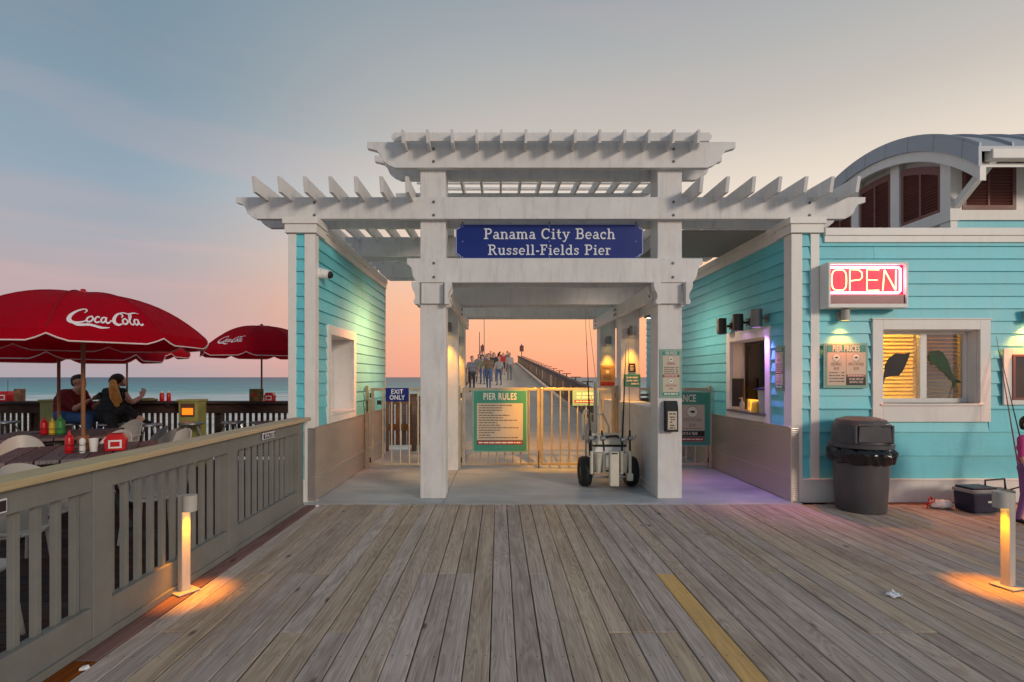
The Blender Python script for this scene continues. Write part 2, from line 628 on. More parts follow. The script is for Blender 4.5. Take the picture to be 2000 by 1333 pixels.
CLOTHS = [paint('cloth ' + n, c, .85) for n, c in (('grey', (.19, .19, .21)), ('white', (.42, .38, .36)), ('red', (.50, .05, .04)), ('blue', (.10, .14, .26)), ('brown', (.22, .14, .09)), ('pink', (.55, .25, .22)), ('olive', (.20, .22, .12)), ('charcoal', (.05, .05, .06)))]
LAMPY = emit('amber lamp lens', (1, .55, .10), 9)
LAMPO = emit('orange step lamp lens', (1, .22, .01), .95)
LAMPV = emit('violet lamp lens', (.65, .30, 1), 6)
NEONY = emit('neon yellow orange tube', (1, .62, .22), 4.0)
NEONW = emit('neon white violet tube', (1, .80, 1), 5.0)
SIGNRED = emit('glowing red sign face', (1, .015, .05), .75)


def glassmat(name, rough=.02, tint=(1, 1, 1)):
    m, nt, p = newmat(name)
    tr = nd(nt, 'ShaderNodeBsdfTransparent', {0: tint + (1,)})
    gl = nd(nt, 'ShaderNodeBsdfGlossy', {0: (1, 1, 1, 1), 'Roughness': rough})
    fr = nd(nt, 'ShaderNodeFresnel', {0: 1.45})
    mxs = nd(nt, 'ShaderNodeMixShader', {0: fr.outputs[0], 1: tr.outputs[0], 2: gl.outputs[0]})
    out = [n for n in nt.nodes if n.type == 'OUTPUT_MATERIAL'][0]
    nt.links.new(mxs.outputs[0], out.inputs[0])
    return m


GLASS = glassmat('window glass')
BLINDM = paint('amber lit blind slat', (.42, .31, .05), .5, var=.15)
_nt = BLINDM.node_tree
_p = [n for n in _nt.nodes if n.type == 'BSDF_PRINCIPLED'][0]
_o = [n for n in _nt.nodes if n.type == 'OUTPUT_MATERIAL'][0]
_t = nd(_nt, 'ShaderNodeBsdfTranslucent', {0: (.75, .55, .08, 1)})
_m = nd(_nt, 'ShaderNodeMixShader', {0: .5, 1: _p.outputs[0], 2: _t.outputs[0]})
_nt.links.new(_m.outputs[0], _o.inputs[0])
INSIDE = paint('office interior wall', (.55, .45, .28), .7)

# concrete
CONC, nt, p = newmat('trowelled concrete')
pos = nd(nt, 'ShaderNodeNewGeometry').outputs['Position']
a = nd(nt, 'ShaderNodeTexNoise', {'Vector': nd(nt, 'ShaderNodeMapping', {0: pos, 'Scale': (.7, 1.6, 1)}).outputs[0], 'Scale': 1.2, 'Detail': 8, 'Roughness': .65}).outputs[0]
b = nd(nt, 'ShaderNodeTexNoise', {'Vector': pos, 'Scale': 60, 'Detail': 4}).outputs[0]
c_ = ramp(nt, a, [(.3, (.27, .29, .305, 1)), (.5, (.43, .45, .465, 1)), (.68, (.60, .59, .58, 1))])
c_ = mixc(nt, nd(nt, 'ShaderNodeMapRange', {0: b, 1: .3, 2: .8, 3: 0, 4: .25}).outputs[0], c_, (.22, .21, .20, 1))
nt.links.new(c_, p.inputs['Base Color'])
nt.links.new(nd(nt, 'ShaderNodeMapRange', {0: a, 1: .3, 2: .7, 3: .38, 4: .7}).outputs[0], p.inputs['Roughness'])
nt.links.new(nd(nt, 'ShaderNodeBump', {'Strength': .15, 'Distance': .01, 'Height': b}).outputs[0], p.inputs['Normal'])

# sea
SEA, nt, p = newmat('gulf water')
pos = nd(nt, 'ShaderNodeNewGeometry').outputs['Position']
sp = nd(nt, 'ShaderNodeSeparateXYZ', {0: pos})
lg = nd(nt, 'ShaderNodeMath', {0: sp.outputs[1], 1: 10.0}, operation='LOGARITHM').outputs[0]
sw = nd(nt, 'ShaderNodeTexNoise', {'Vector': nd(nt, 'ShaderNodeMapping', {0: pos, 'Scale': (.012, .05, 1)}).outputs[0], 'Scale': 1, 'Detail': 6, 'Roughness': .6}).outputs[0]
lg2 = nd(nt, 'ShaderNodeMath', {0: sw, 1: .55, 2: lg}, operation='MULTIPLY_ADD').outputs[0]
seac = ramp(nt, nd(nt, 'ShaderNodeMapRange', {0: lg2, 1: 2.40, 2: 3.9, 3: 0, 4: 1}).outputs[0],
            [(0, (.30, .62, .58, 1)), (.14, (.13, .47, .46, 1)), (.33, (.07, .33, .37, 1)), (.6, (.055, .20, .27, 1)), (1, (.06, .15, .23, 1))])
st1 = nd(nt, 'ShaderNodeTexNoise', {'Vector': nd(nt, 'ShaderNodeMapping', {0: pos, 'Scale': (.035, .22, 1)}).outputs[0], 'Scale': 1, 'Detail': 8, 'Roughness': .75}).outputs[0]
stv = nd(nt, 'ShaderNodeMapRange', {0: st1, 1: .40, 2: .62, 3: .50, 4: 1.45}).outputs[0]
seac = nd(nt, 'ShaderNodeHueSaturation', {'Value': stv, 'Color': seac}).outputs[0]
fo = nd(nt, 'ShaderNodeTexNoise', {'Vector': nd(nt, 'ShaderNodeMapping', {0: pos, 'Scale': (.018, .16, 1)}).outputs[0], 'Scale': 1, 'Detail': 7, 'Roughness': .7}).outputs[0]
near = nd(nt, 'ShaderNodeMapRange', {0: sp.outputs[1], 1: 150, 2: 330, 3: .17, 4: -.13}).outputs[0]
ff = nd(nt, 'ShaderNodeMapRange', {0: nd(nt, 'ShaderNodeMath', {0: fo, 1: near}, operation='ADD').outputs[0], 1: .56, 2: .66, 3: 0, 4: .9}).outputs[0]
seac = mixc(nt, ff, seac, (.80, .78, .74, 1))
nt.links.new(seac, p.inputs['Base Color'])
p.inputs['Roughness'].default_value = .4
p.inputs['Specular IOR Level'].default_value = .25
wv = nd(nt, 'ShaderNodeTexNoise', {'Vector': nd(nt, 'ShaderNodeMapping', {0: pos, 'Scale': (.05, .25, 1)}).outputs[0], 'Scale': 1, 'Detail': 6}).outputs[0]
nt.links.new(nd(nt, 'ShaderNodeBump', {'Strength': .8, 'Distance': 1.2, 'Height': wv}).outputs[0], p.inputs['Normal'])

SAND, nt, p = newmat('pale beach sand')
pos = nd(nt, 'ShaderNodeNewGeometry').outputs['Position']
a = nd(nt, 'ShaderNodeTexNoise', {'Vector': nd(nt, 'ShaderNodeMapping', {0: pos, 'Scale': (.05, .22, 1)}).outputs[0], 'Scale': 1, 'Detail': 8, 'Roughness': .6}).outputs[0]
nt.links.new(ramp(nt, a, [(.38, (.58, .52, .45, 1)), (.5, (.72, .67, .60, 1)), (.6, (.84, .81, .76, 1))]), p.inputs['Base Color'])
p.inputs['Roughness'].default_value = .85

# ------------------------------------------------------------------ ground, sea
struct('beach', M().add([(-3000, -3000, -5.3), (3000, -3000, -5.3), (3000, 60, -5.3), (-3000, 60, -5.3), (3000, 400, -5.9), (-3000, 400, -5.9),
                         (3000, 3000, -6), (-3000, 3000, -6)], [(0, 1, 2, 3), (3, 2, 4, 5), (5, 4, 6, 7)]), SAND)
sm = M()
nx = 240
for i in range(nx + 1):
    x = -1200 + 2400 * i / nx
    ys = 118 + 9 * mnoise.noise(Vector((x * .013, 3.1, 0))) + 3 * mnoise.noise(Vector((x * .06, 9.1, 0)))
    sm.v += [(x * 1.0, ys, -5.36), (x * 1.0, ys + 3, -5.0), (x * 1.0, 500, -5.0), (x * 30, 26000, -5.0)]
for i in range(nx):
    for j in range(3):
        sm.f.append([i * 4 + j, (i + 1) * 4 + j, (i + 1) * 4 + j + 1, i * 4 + j + 1])
        sm.sm.append(False)
sm.open = True
sea = struct('sea', sm, SEA)
# make the normals look up
sea.data.flip_normals() if sea.data.polygons[0].normal.z < 0 else None

# ------------------------------------------------------------------ boardwalk deck
deck = struct('boardwalk_deck', B(-2.6, 11.5, -4.0, 6.40, -.30, -.055), SUBM)
PW, GAP = .1385, .0062


def plank_mesh(L, w, t=.038, name='plank'):
    m = B(-w / 2, w / 2, 0, L, -t, 0)
    me = m.mesh(name)
    bm = bmesh.new()
    bm.from_mesh(me)
    es = [e for e in bm.edges if (e.verts[0].co.z > -.001 and e.verts[1].co.z > -.001)]
    bmesh.ops.bevel(bm, geom=es, offset=.004, segments=1, affect='EDGES')
    bm.to_mesh(me)
    bm.free()
    return me


pm = {}
nails = M()
col_x = -2.054
i = 0
YB = None
while col_x < 11.2:
    off_row = random.choice([0, 0, 0, .9, 1.8])
    joints = [-3.6, -.3 + (.6 if off_row else 0), 3.915 - off_row * 1.0 if off_row else (3.915 if random.random() < .6 else 2.4), 6.045]
    if abs(col_x - 1.27) < PW / 2 + .001:
        joints = [-3.6, -.3, 3.915, 6.045]
        YB = True
    joints = sorted(joints)
    for k in range(3):
        y0, y1 = joints[k], joints[k + 1]
        L = round(y1 - y0 - .007, 3)
        yb = YB and k == 1
        key = (L, yb)
        if key not in pm:
            pm[key] = plank_mesh(L, PW - GAP)
            pm[key].materials.append(YBOARD if yb else DECK)
        o = link('plank', pm[key], deck, (col_x + random.uniform(-.0012, .0012), y0, random.uniform(-.0025, .001)))
        o.rotation_euler = (0, random.uniform(-.006, .006), random.uniform(-.0006, .0006))
        if yb:
            o['label'] = 'yellow painted plank'
    yy = -.5
    while yy < 6.0:
        for sx in (-.042, .042):
            nails.lathe([(.0045, 0)], (col_x + sx + random.uniform(-.004, .004), yy + random.uniform(-.01, .01), .0035), 6, caps=False)
            b0 = len(nails.v) - 6
            nails.f.append([b0 + q for q in range(6)])
            nails.sm.append(False)
        yy += .406
    YB = None
    col_x += PW
    i += 1
part('nail', nails, DARKM, deck, kind='stuff')
me = plank_mesh(3.3, .118)
me.materials.append(RBOARD)
for k in range(3):
    link('plank', me, deck, (-2.188, -3.9 + k * 3.305, .0), label='red brown border plank')
me = plank_mesh(7.3, .062)
me.materials.append(RBOARD)
o = link('plank', me, deck, (11.2, 6.082, -.001), label='dark red edge plank along the wall')
o.rotation_euler = (0, 0, R(90))

# concrete threshold
cf = M()
for (xa, xb) in ((-2.6, -.665), (-.659, 1.959), (1.965, 3.6)):
    for (ya, yb) in ((6.052, 8.352), (8.358, 10.6)):
        cf.box(xa, xb, ya, yb, -.03, .004)
cf.box(-2.6, 3.6, 6.052, 10.6, -.29, -.0305)
struct('concrete_floor', cf, CONC, .003)

# lower dining deck on the left
dd = struct('dining_deck', B(-16, -2.62, -2, 9.6, -.34, -.075), SUBM)
me = B(0, 6.6, -.066, .066, -.038, 0).mesh('plank', [DECK2])
yy = 0.9
r_ = 0
while yy < 9.5:
    for x0 in ((-9.25, -15.9) if r_ % 2 else (-5.95 - 3.28, -15.9)):
        link('plank', me, dd, (x0 + (0 if x0 < -10 else 0.02), yy, -.03))
    yy += .14
    r_ += 1


# ------------------------------------------------------------------ siding helper
rj = random.Random(5)


def siding(parent, P, u, n, L, zs, holes, mat, t=.030, name='siding_board'):
    """P origin on the wall plane, u along, n outward; zs course heights"""
    P, u, n = Vector(P), Vector(u), Vector(n)

    def board(a, b_, za, zb, full):
        if b_ - a < .012 or zb - za < .012:
            return
        m = M()
        vs = []
        for q in (a, b_):
            base = P + u * q
            for (o_, z) in ((0, za + .002), (t, za + .002), (t * .30, zb + .004), (0, zb + .004)):
                vs.append(Vector((base.x + n.x * o_, base.y + n.y * o_, z)))
        m.add(vs, [(0, 1, 2, 3), (7, 6, 5, 4), (0, 4, 5, 1), (1, 5, 6, 2), (2, 6, 7, 3), (3, 7, 4, 0)])
        part(name, m, mat, parent)
    for za, zb in zip(zs[:-1], zs[1:]):
        cuts = [(0.0, L)]
        for (h0, h1, hz0, hz1) in holes:
            if hz1 <= za or hz0 >= zb:
                continue
            nc = []
            for (a, b_) in cuts:
                if h1 <= a or h0 >= b_:
                    nc.append((a, b_))
                    continue
                if h0 > a:
                    nc.append((a, h0))
                if h1 < b_:
                    nc.append((h1, b_))
                if hz0 > za:
                    board(max(a, h0), min(b_, h1), za, hz0, False)
                if hz1 < zb:
                    board(max(a, h0), min(b_, h1), hz1, zb, False)
            cuts = nc
        for a, b_ in cuts:
            if b_ - a > 1.6:
                j = rj.uniform(a + .6, b_ - .6)
                board(a, j - .0015, za, zb, True)
                board(j + .0015, b_, za, zb, True)
            else:
                board(a, b_, za, zb, True)


def courses(z0, z1, big_to):
    z = [z0]
    n = max(1, round((big_to - z0) / .285))
    for k in range(1, n + 1):
        z.append(z0 + (big_to - z0) * k / n)
    m = round((z1 - big_to) / .149)
    for k in range(1, m + 1):
        z.append(big_to + (z1 - big_to) * k / m)
    return z


ZS = courses(.27, 3.22, 1.125)


def ribbed(parent, P, u, n, L, z0, z1):
    P, u, n = Vector(P), Vector(u), Vector(n)
    m = M()
    k = int((z1 - z0) / .0125)
    prof = []
    for i_ in range(k + 1):
        prof.append((.004 + (.0022 if i_ % 2 else 0), z0 + (z1 - z0) * i_ / k))
    vs = []
    for q in (0, L):
        for o_, z in prof:
            b_ = P + u * q + n * o_
            vs.append((b_.x, b_.y, z))
    m.add(vs, [(i_, i_ + 1, k + 1 + i_ + 1, k + 1 + i_) for i_ in range(k)])
    m.open = True
    part('steel_panel', m, STEEL, parent)


# ------------------------------------------------------------------ left wing wall
LX0, LX1, FY, BY = -2.52, -2.21, 6.15, 9.97
ww = wroot('wing_wall', 'teal clapboard wall with square opening, left of the gateway', 'wall', ((LX0 + LX1) / 2, 8, 0))
core = M()
oy0, oy1, oz0, oz1 = 6.70, 7.75, 1.00, 2.06
for a in ((FY + .02, oy0, .0, 3.38), (oy1, BY, .0, 3.38), (oy0, oy1, 0, oz0), (oy0, oy1, oz1, 3.38)):
    core.box(LX0 + .02, LX1 - .02, a[0], a[1], a[2], a[3])
part('wall_core', core, TRIM, ww)
siding(ww, (LX1 - .02, FY + .12, 0), (0, 1, 0), (1, 0, 0), BY - FY - .13, ZS, [(oy0 - .12 - FY - .12, oy1 + .12 - FY - .12, oz0 - .11, oz1 + .12)], TEAL)
siding(ww, (LX0 + .02, BY - .01, 0), (0, -1, 0), (-1, 0, 0), BY - FY - .03, ZS, [(BY - oy1 - .1, BY - oy0 + .08, oz0 - .11, oz1 + .12)], TEAL)
siding(ww, (LX0 + .09, FY + .02, 0), (1, 0, 0), (0, -1, 0), .10, ZS, [], TEAL)
part('corner_board', B(LX0 - .005, LX0 + .09, FY - .012, FY + .10, 0, 3.22), TRIM, ww, .003)
part('corner_board', B(LX1 - .12, LX1 + .008, FY - .012, FY + .12, .0, 3.22), TRIM, ww, .003)
part('base_board', B(LX0 - .01, LX1 - .12, FY - .018, FY + .02, 0, .27), TRIM, ww, .004)
part('corner_board', B(LX0 - .005, LX1 + .005, BY - .002, BY + .03, 0, 3.22), TRIM, ww, .003)
# opening trim and reveal
x = LX1
tr = [(oy0 - .12, oy0, oz0 - .0, oz1), (oy1, oy1 + .12, oz0 - .0, oz1), (oy0 - .12, oy1 + .12, oz1, oz1 + .12), (oy0 - .12, oy1 + .12, oz0 - .11, oz0)]
for (a, b_, c, d) in tr:
    part('window_trim', B(x - .02, x + .022, a, b_, c, d), TRIM, ww, .003)
    part('window_trim', B(LX0 - .022, LX0 + .02, a, b_, c, d), TRIM, ww, .003)
rv = M()
rv.box(LX0 + .02, LX1 - .02, oy1 - .012, oy1 - .001, oz0, oz1).box(LX0 + .02, LX1 - .02, oy0 + .001, oy0 + .012, oz0, oz1)
part('reveal_lining', rv, TRIM, ww)
part('sill', B(LX0 - .04, LX1 + .04, oy0 - .02, oy1 + .02, oz0, oz0 + .025), TRIM, ww, .004)
ribbed(ww, (LX1 + .004, FY - .012, 0), (0, 1, 0), (1, 0, 0), BY - FY - .1, .012, .295)
ribbed(ww, (LX1 + .008, FY - .012, 0), (0, 1, 0), (1, 0, 0), BY - FY - .1, .30, .89)
ribbed(ww, (LX1 - .075, FY - .014, 0), (1, 0, 0), (0, -1, 0), .085, .012, .89)
part('edge_strip', B(LX1 - .002, LX1 + .018, FY - .022, FY - .008, 0, .895), STEEL, ww)
part('edge_strip', B(LX1 + .0, LX1 + .026, FY - .01, BY - .1, .284, .306), STEEL, ww)
part('edge_strip', B(LX1 + .0, LX1 + .028, FY - .01, BY - .1, .886, .904), STEEL, ww)
part('pier_cap', B(LX0 - .035, LX1 + .035, FY - .045, FY + .3, 3.225, 3.33), TRIM, ww, .004)
part('pier_cap', B(LX0 - .055, LX1 + .055, FY - .065, FY + .32, 3.33, 3.41), TRIM, ww, .004)
part('fascia_board', B(LX0 - .02, LX1 + .022, FY + .3, BY + .02, 3.215, 3.31), TRIM, ww, .003)
part('fascia_board', B(LX0 - .035, LX1 + .040, FY + .32, BY + .03, 3.31, 3.40), TRIM, ww, .003)

# ------------------------------------------------------------------ ticket building on the right
RX = 3.52
tb = wroot('ticket_building', 'turquoise clapboard pier building with barrel roofed louvred cupola', 'building', (7, 8.5, 0))
BX1 = 12.0
wy0, wy1, wz0, wz1 = 6.73, 7.75, 1.015, 2.03
core = M()
for a in ((FY + .02, wy0, 0, 3.2), (wy1, 12.2, 0, 3.2), (wy0, wy1, 0, wz0), (wy0, wy1, wz1, 3.2)):
    core.box(RX + .02, RX + .28, *a)
ox0, ox1, fz0, fz1 = 4.60, 5.76, 1.185, 2.07
for a in ((RX + .28, ox0, 0, 3.2), (ox1, BX1, 0, 3.2), (ox0, ox1, 0, fz0), (ox0, ox1, fz1, 3.2)):
    core.box(a[0], a[1], FY + .02, FY + .28, a[2], a[3])
core.box(RX + .28, BX1, 12.0, 12.2, 0, 3.2).box(BX1 - .2, BX1, FY + .28, 12.0, 0, 3.2)
part('wall_core', core, INSIDE, tb)
part('flat_roof', B(RX + .05, BX1, FY + .05, 12.2, 3.2, 3.26), SOFF, tb)
siding(tb, (RX + .02, 12.2, 0), (0, -1, 0), (-1, 0, 0), 12.2 - FY - .15, ZS, [(12.2 - wy1 - .12, 12.2 - wy0 + .12, wz0 - .12, wz1 + .14)], TEAL)
siding(tb, (RX + .12, FY + .02, 0), (1, 0, 0), (0, -1, 0), .10, ZS, [], TEAL)
fx0 = RX + .325
siding(tb, (fx0, FY + .02, 0), (1, 0, 0), (0, -1, 0), BX1 - fx0, ZS, [(ox0 - .125 - fx0, ox1 + .125 - fx0, fz0 - .22, fz1 + .12)], TEAL)
part('ledge_strip', B(fx0, ox0 - .13, FY - .022, FY + .02, 1.115, 1.13), TEAL, tb)
part('ledge_strip', B(ox1 + .13, BX1, FY - .022, FY + .02, 1.115, 1.13), TEAL, tb)
part('ledge_strip', B(RX + .12, RX + .22, FY - .022, FY + .02, 1.115, 1.13), TEAL, tb)
part('corner_board', B(RX - .012, RX + .12, FY - .014, FY + .15, .0, 3.22), TRIM, tb, .003)
part('corner_board', B(RX + .22, RX + .325, FY - .014, FY + .03, .27, 3.22), TRIM, tb, .003)
part('base_board', B(RX + .12, BX1, FY - .03, FY + .02, 0, .265), TRIM, tb, .004)
part('base_cap', B(RX + .12, BX1, FY - .045, FY + .02, .265, .285), TRIM, tb, .003)
part('pier_cap', B(RX - .035, RX + .36, FY - .045, FY + .3, 3.225, 3.33), TRIM, tb, .004)
part('pier_cap', B(RX - .055, RX + .38, FY - .065, FY + .32, 3.33, 3.41), TRIM, tb, .004)
part('fascia_board', B(RX + .38, BX1, FY - .025, FY + .04, 3.115, 3.195), TRIM, tb, .003)
part('fascia_board', B(RX + .38, BX1, FY - .04, FY + .05, 3.195, 3.285), TRIM, tb, .003)
part('fascia_board', B(RX - .022, RX + .05, FY + .3, 12.2, 3.215, 3.31), TRIM, tb, .003)
part('fascia_board', B(RX - .04, RX + .05, FY + .32, 12.2, 3.31, 3.40), TRIM, tb, .003)
ribbed(tb, (RX - .008, 9.9, 0), (0, -1, 0), (-1, 0, 0), 9.9 - FY + .012, .012, .295)
ribbed(tb, (RX - .012, 9.9, 0), (0, -1, 0), (-1, 0, 0), 9.9 - FY + .012, .30, .89)
ribbed(tb, (RX - .01, FY - .016, 0), (1, 0, 0), (0, -1, 0), .085, .012, .89)
part('edge_strip', B(RX - .024, RX - .006, FY - .026, FY - .01, 0, .895), STEEL, tb)
part('edge_strip', B(RX - .032, RX - .002, FY - .01, 9.9, .284, .306), STEEL, tb)
part('edge_strip', B(RX - .033, RX - .002, FY - .01, 9.9, .886, .904), STEEL, tb)

# ticket window in the side wall
win = part('ticket_window', B(RX - .024, RX + .02, wy0 - .12, wy0, wz0 - .12, wz1 + .14), TRIM, tb, .003)
for a in ((wy1, wy1 + .12, wz0 - .12, wz1 + .14), (wy0, wy1, wz1, wz1 + .14), (wy0, wy1, wz0 - .12, wz0)):
    part('window_trim', B(RX - .024, RX + .02, *a), TRIM, win, .003)
part('reveal_lining', B(RX + .02, RX + .26, wy1 - .012, wy1 - .001, wz0, wz1).box(RX + .02, RX + .26, wy0 + .001, wy0 + .012, wz0, wz1).box(RX + .02, RX + .26, wy0, wy1, wz1 - .012, wz1 - .001), TRIM, win)
part('counter', B(RX - .06, RX + .3, wy0 - .03, wy1 + .03, wz0 - .03, wz0 + .004), GREYM, win, .004)
part('window_frame', M().box(RX + .2, RX + .23, wy0 + .012, wy0 + .04, wz0, wz1).box(RX + .2, RX + .23, wy1 - .04, wy1 - .012, wz0, wz1).box(RX + .2, RX + .23, wy0 + .04, wy1 - .04, wz1 - .05, wz1 - .012), DARKM, win)
part('pane', B(RX + .212, RX + .217, wy0 + .04, wy1 - .04, wz0 + .16, wz1 - .05), GLASS, win)
inn = M().box(RX + 1.7, RX + 1.74, FY + .3, 10.5, .0, 3.1).box(RX + .3, RX + 1.7, 9.3, 9.34, 0, 3.1).box(RX + .55, RX + .8, 9.0, 9.29, 0, 1.7).box(RX + .3, BX1 - .3, FY + .3, 10.5, 3.1, 3.14).box(RX + .3, BX1 - .3, FY + .3, 10.5, .0, .04)
part('partition', inn, INSIDE, tb)
for k in range(9):
    part('blind_slat', M().bar((RX + .27, wy0 + .05, 1.62 + k * .045), (RX + .27, wy1 - .05, 1.62 + k * .045), .03, .004), MAROON, win)
# things in the ticket window
single('number_board', B(-.11, .11, -.012, .012, 0, .42), SDARK, 'black and white vertical notice board at the left jamb of the ticket window', 'notice board', (RX + .06, 7.68, 1.06), -PI / 2 + .45)
jar = root('paper_cup_stack', 'clear dispenser with dark blue tray standing in the ticket window', 'dispenser', (RX + .04, 6.86, 1.022))
part('bin', M().lathe([(.06, 0), (.085, .30)], n=16), paint('clear grey plastic', (.45, .45, .46), .3), jar)
part('lid', M().bar((-.1, -.06, .315), (.12, .1, .335), .16, .02), NAVY, jar, .005)
j2 = single('hand_soap_bottle', M().lathe([(.03, 0), (.032, .1), (.012, .13), (.012, .17)], n=12).bar((0, 0, .175), (-.04, 0, .17), .012, .012), CHROME, 'small clear pump bottle on the ticket window counter', 'bottle', (RX + .02, 7.45, 1.022))
j3 = single('card_reader', M().prism([(-.05, 0), (.05, 0), (.03, .12), (-.01, .15), (-.04, .12)], 'y', -.05, .05), YELP, 'small yellow card reader on the ticket window counter', 'card reader', (RX + .0, 6.98, 1.022), .3)

# front window with blinds and fish
fw = part('front_window', B(ox0 - .125, ox0, FY - .028, FY + .02, fz0 - .22, fz1 + .12), TRIM, tb, .003)
for a in ((ox1, ox1 + .125, fz0 - .22, fz1 + .12), (ox0, ox1, fz1, fz1 + .12), (ox0, ox1, fz0 - .22, fz0)):
    part('window_trim', B(a[0], a[1], FY - .028, FY + .02, a[2], a[3]), TRIM, fw, .003)
part('trim_cap', B(ox0 - .135, ox1 + .135, FY - .038, FY + .02, fz1 + .12, fz1 + .135), TRIM, fw, .002)
part('sill', B(ox0 - .03, ox1 + .03, FY - .05, FY + .15, fz0 - .025, fz0 + .0), TRIM, fw, .003)
part('reveal_lining', M().box(ox1 - .012, ox1 - .001, FY + .02, FY + .15, fz0, fz1).box(ox0 + .001, ox0 + .012, FY + .02, FY + .15, fz0, fz1).box(ox0, ox1, FY + .02, FY + .15, fz1 - .012, fz1 - .001), TRIM, fw)
fyw = FY + .13
part('window_frame', M().box(ox0 + .01, ox1 - .02, fyw, fyw + .05, fz0, fz0 + .055).box(ox0 + .01, ox1 - .02, fyw, fyw + .05, fz1 - .045, fz1 - .013)
     .box(ox0 + .01, ox0 + .05, fyw, fyw + .05, fz0 + .055, fz1 - .045).box(ox1 - .055, ox1 - .014, fyw, fyw + .05, fz0 + .055, fz1 - .045).box(5.165, 5.245, fyw - .006, fyw + .05, fz0 + .055, fz1 - .045), TRIM, fw, .002)
panes = ((ox0 + .05, 5.165), (5.245, ox1 - .055))
for (a, b_) in panes:
    part('pane', B(a, b_, fyw + .024, fyw + .028, fz0 + .055, fz1 - .045), GLASS, fw)
bl_me = M().bar((0, 0, 0), (.50, 0, 0), .054, .003, up=(0, .34, 1)).mesh('blind_slat', [BLINDM])
oo = WORLD[tb.name]
for (a, b_) in panes:
    k = fz0 + .09
    while k < fz1 - .05:
        o = link('blind_slat', bl_me, fw, (a - oo.x - .005, fyw + .085 - oo.y, k - oo.z))
        o.scale = ((b_ - a + .01) / .50, 1, 1)
        k += .0475
fish = M()
# flounder, seen tail down-left
fp = [(-.20, -.24), (-.17, -.30), (-.15, -.20), (-.08, -.17), (.05, -.17), (.13, -.06), (.20, .12), (.22, .20), (.13, .17), (0, .18), (-.10, .10), (-.15, .0), (-.16, -.12)]
fcx, fcz = (panes[0][0] + panes[0][1]) / 2 - .01, (fz0 + fz1) / 2
fish.prism([(fcx + q[0] * .84 - .02, fcz + q[1] * .80 + .02) for q in fp], 'y', fyw + .018, fyw + .021)
part('fish_decal', fish, FISHB, fw, label='dark flounder shaped decal')
mh = M()
mp_ = [(-.18, .13), (-.15, .19), (-.05, .20), (0, .18), (.06, .08), (.10, -.04), (.15, -.15), (.20, -.17), (.23, -.20), (.17, -.19), (.13, -.27), (.125, -.19), (.06, -.12), (0, -.06), (-.04, -.04), (-.06, .0), (-.10, .02), (-.14, .02), (-.16, .07)]
mcx = (panes[1][0] + panes[1][1]) / 2 - .01
mh.prism([(mcx + q[0], fcz + q[1]) for q in mp_], 'y', fyw + .018, fyw + .021)
part('fish_decal', mh, FISHG, fw, label='green mahi shaped decal')

# cupola
CX, CY0, CY1 = 6.33, 7.2, 9.95
cyc = (CY0 + CY1) / 2
cup = part('cupola', B(CX + .03, BX1, CY0 + .04, CY1 - .03, 3.26, 3.84), TRIM, tb)
ARC_R, ARC_ZC = 3.14, 5.20 - 3.14


def arcz(y, dr=0.0):
    q = (ARC_R + dr) ** 2 - (y - cyc) ** 2
    return ARC_ZC + math.sqrt(max(q, 0))


def arcpoly(y0, y1, dr, zb=None, n=16):
    return [(y0 + (y1 - y0) * k / n, arcz(y0 + (y1 - y0) * k / n, dr)) for k in range(n + 1)]


# gable infill above the posts
gp = arcpoly(CY0, CY1, -.40)
part('gable_wall', M().prism([(CY0, 3.84)] + [(y, z - .02) for y, z in arcpoly(CY0, CY1, -.22)] + [(CY1, 3.84)], 'x', CX + .07, CX + .10), TRIM, cup)
sh_cols = [(7.33, 8.03), (8.27, 8.95), (9.17, 9.80)]
for ya, yb in ((7.14, 7.31), (8.06, 8.24), (8.97, 9.15), (9.82, 9.98)):
    ym = (ya + yb) / 2
    part('post', B(CX - .03, CX + .07, ya, yb, 3.4, arcz(ym, -.23)), TRIM, cup, .004)
SL = []
for (ya, yb) in sh_cols:
    ym = (ya + yb) / 2
    zb = 3.86
    fr = part('shutter', M().box(CX - .012, CX + .06, ya, ya + .035, zb, arcz(ya + .02, -.46)).box(CX - .012, CX + .06, yb - .035, yb, zb, arcz(yb - .02, -.46))
              .box(CX - .012, CX + .06, ym - .018, ym + .018, zb + .05, arcz(ym, -.50)).box(CX - .012, CX + .06, ya + .035, yb - .035, zb, zb + .05)
              .prism(arcpoly(ya, yb, -.40, n=6) + arcpoly(ya, yb, -.505, n=6)[::-1], 'x', CX - .014, CX + .062), MAROON, cup)
    for (sa_, sb_) in ((ya + .035, ym - .018), (ym + .018, yb - .035)):
        z = zb + .075
        while z < max(arcz(sa_, -.48), arcz(sb_, -.48)):
            a_, b_ = sa_, sb_
            # clip to the arch
            while arcz(a_, -.50) < z and a_ < b_:
                a_ += .02
            while arcz(b_, -.50) < z and b_ > a_:
                b_ -= .02
            if b_ - a_ > .05:
                part('slat', M().bar((CX + .022, a_, z), (CX + .022, b_, z), .060, .008, up=(.75, 0, 1)), MAROON, fr)
            z += .046
# sloping sill under the gable shutters
part('sill_board', B(CX - .05, CX + .08, CY0 - .078, CY1 + .05, 3.68, 3.848), TRIM, cup, .004)
part('fascia_board', B(CX - .02, BX1, CY0 - .03, CY0 + .04, 3.70, 3.845), TRIM, cup, .004)
for k in range(3):
    part('siding_board', B(CX + .03, BX1, CY0 + .01 - .004 * k, CY0 + .04, 3.26 + k * .147, 3.405 + k * .147), TEAL, cup)
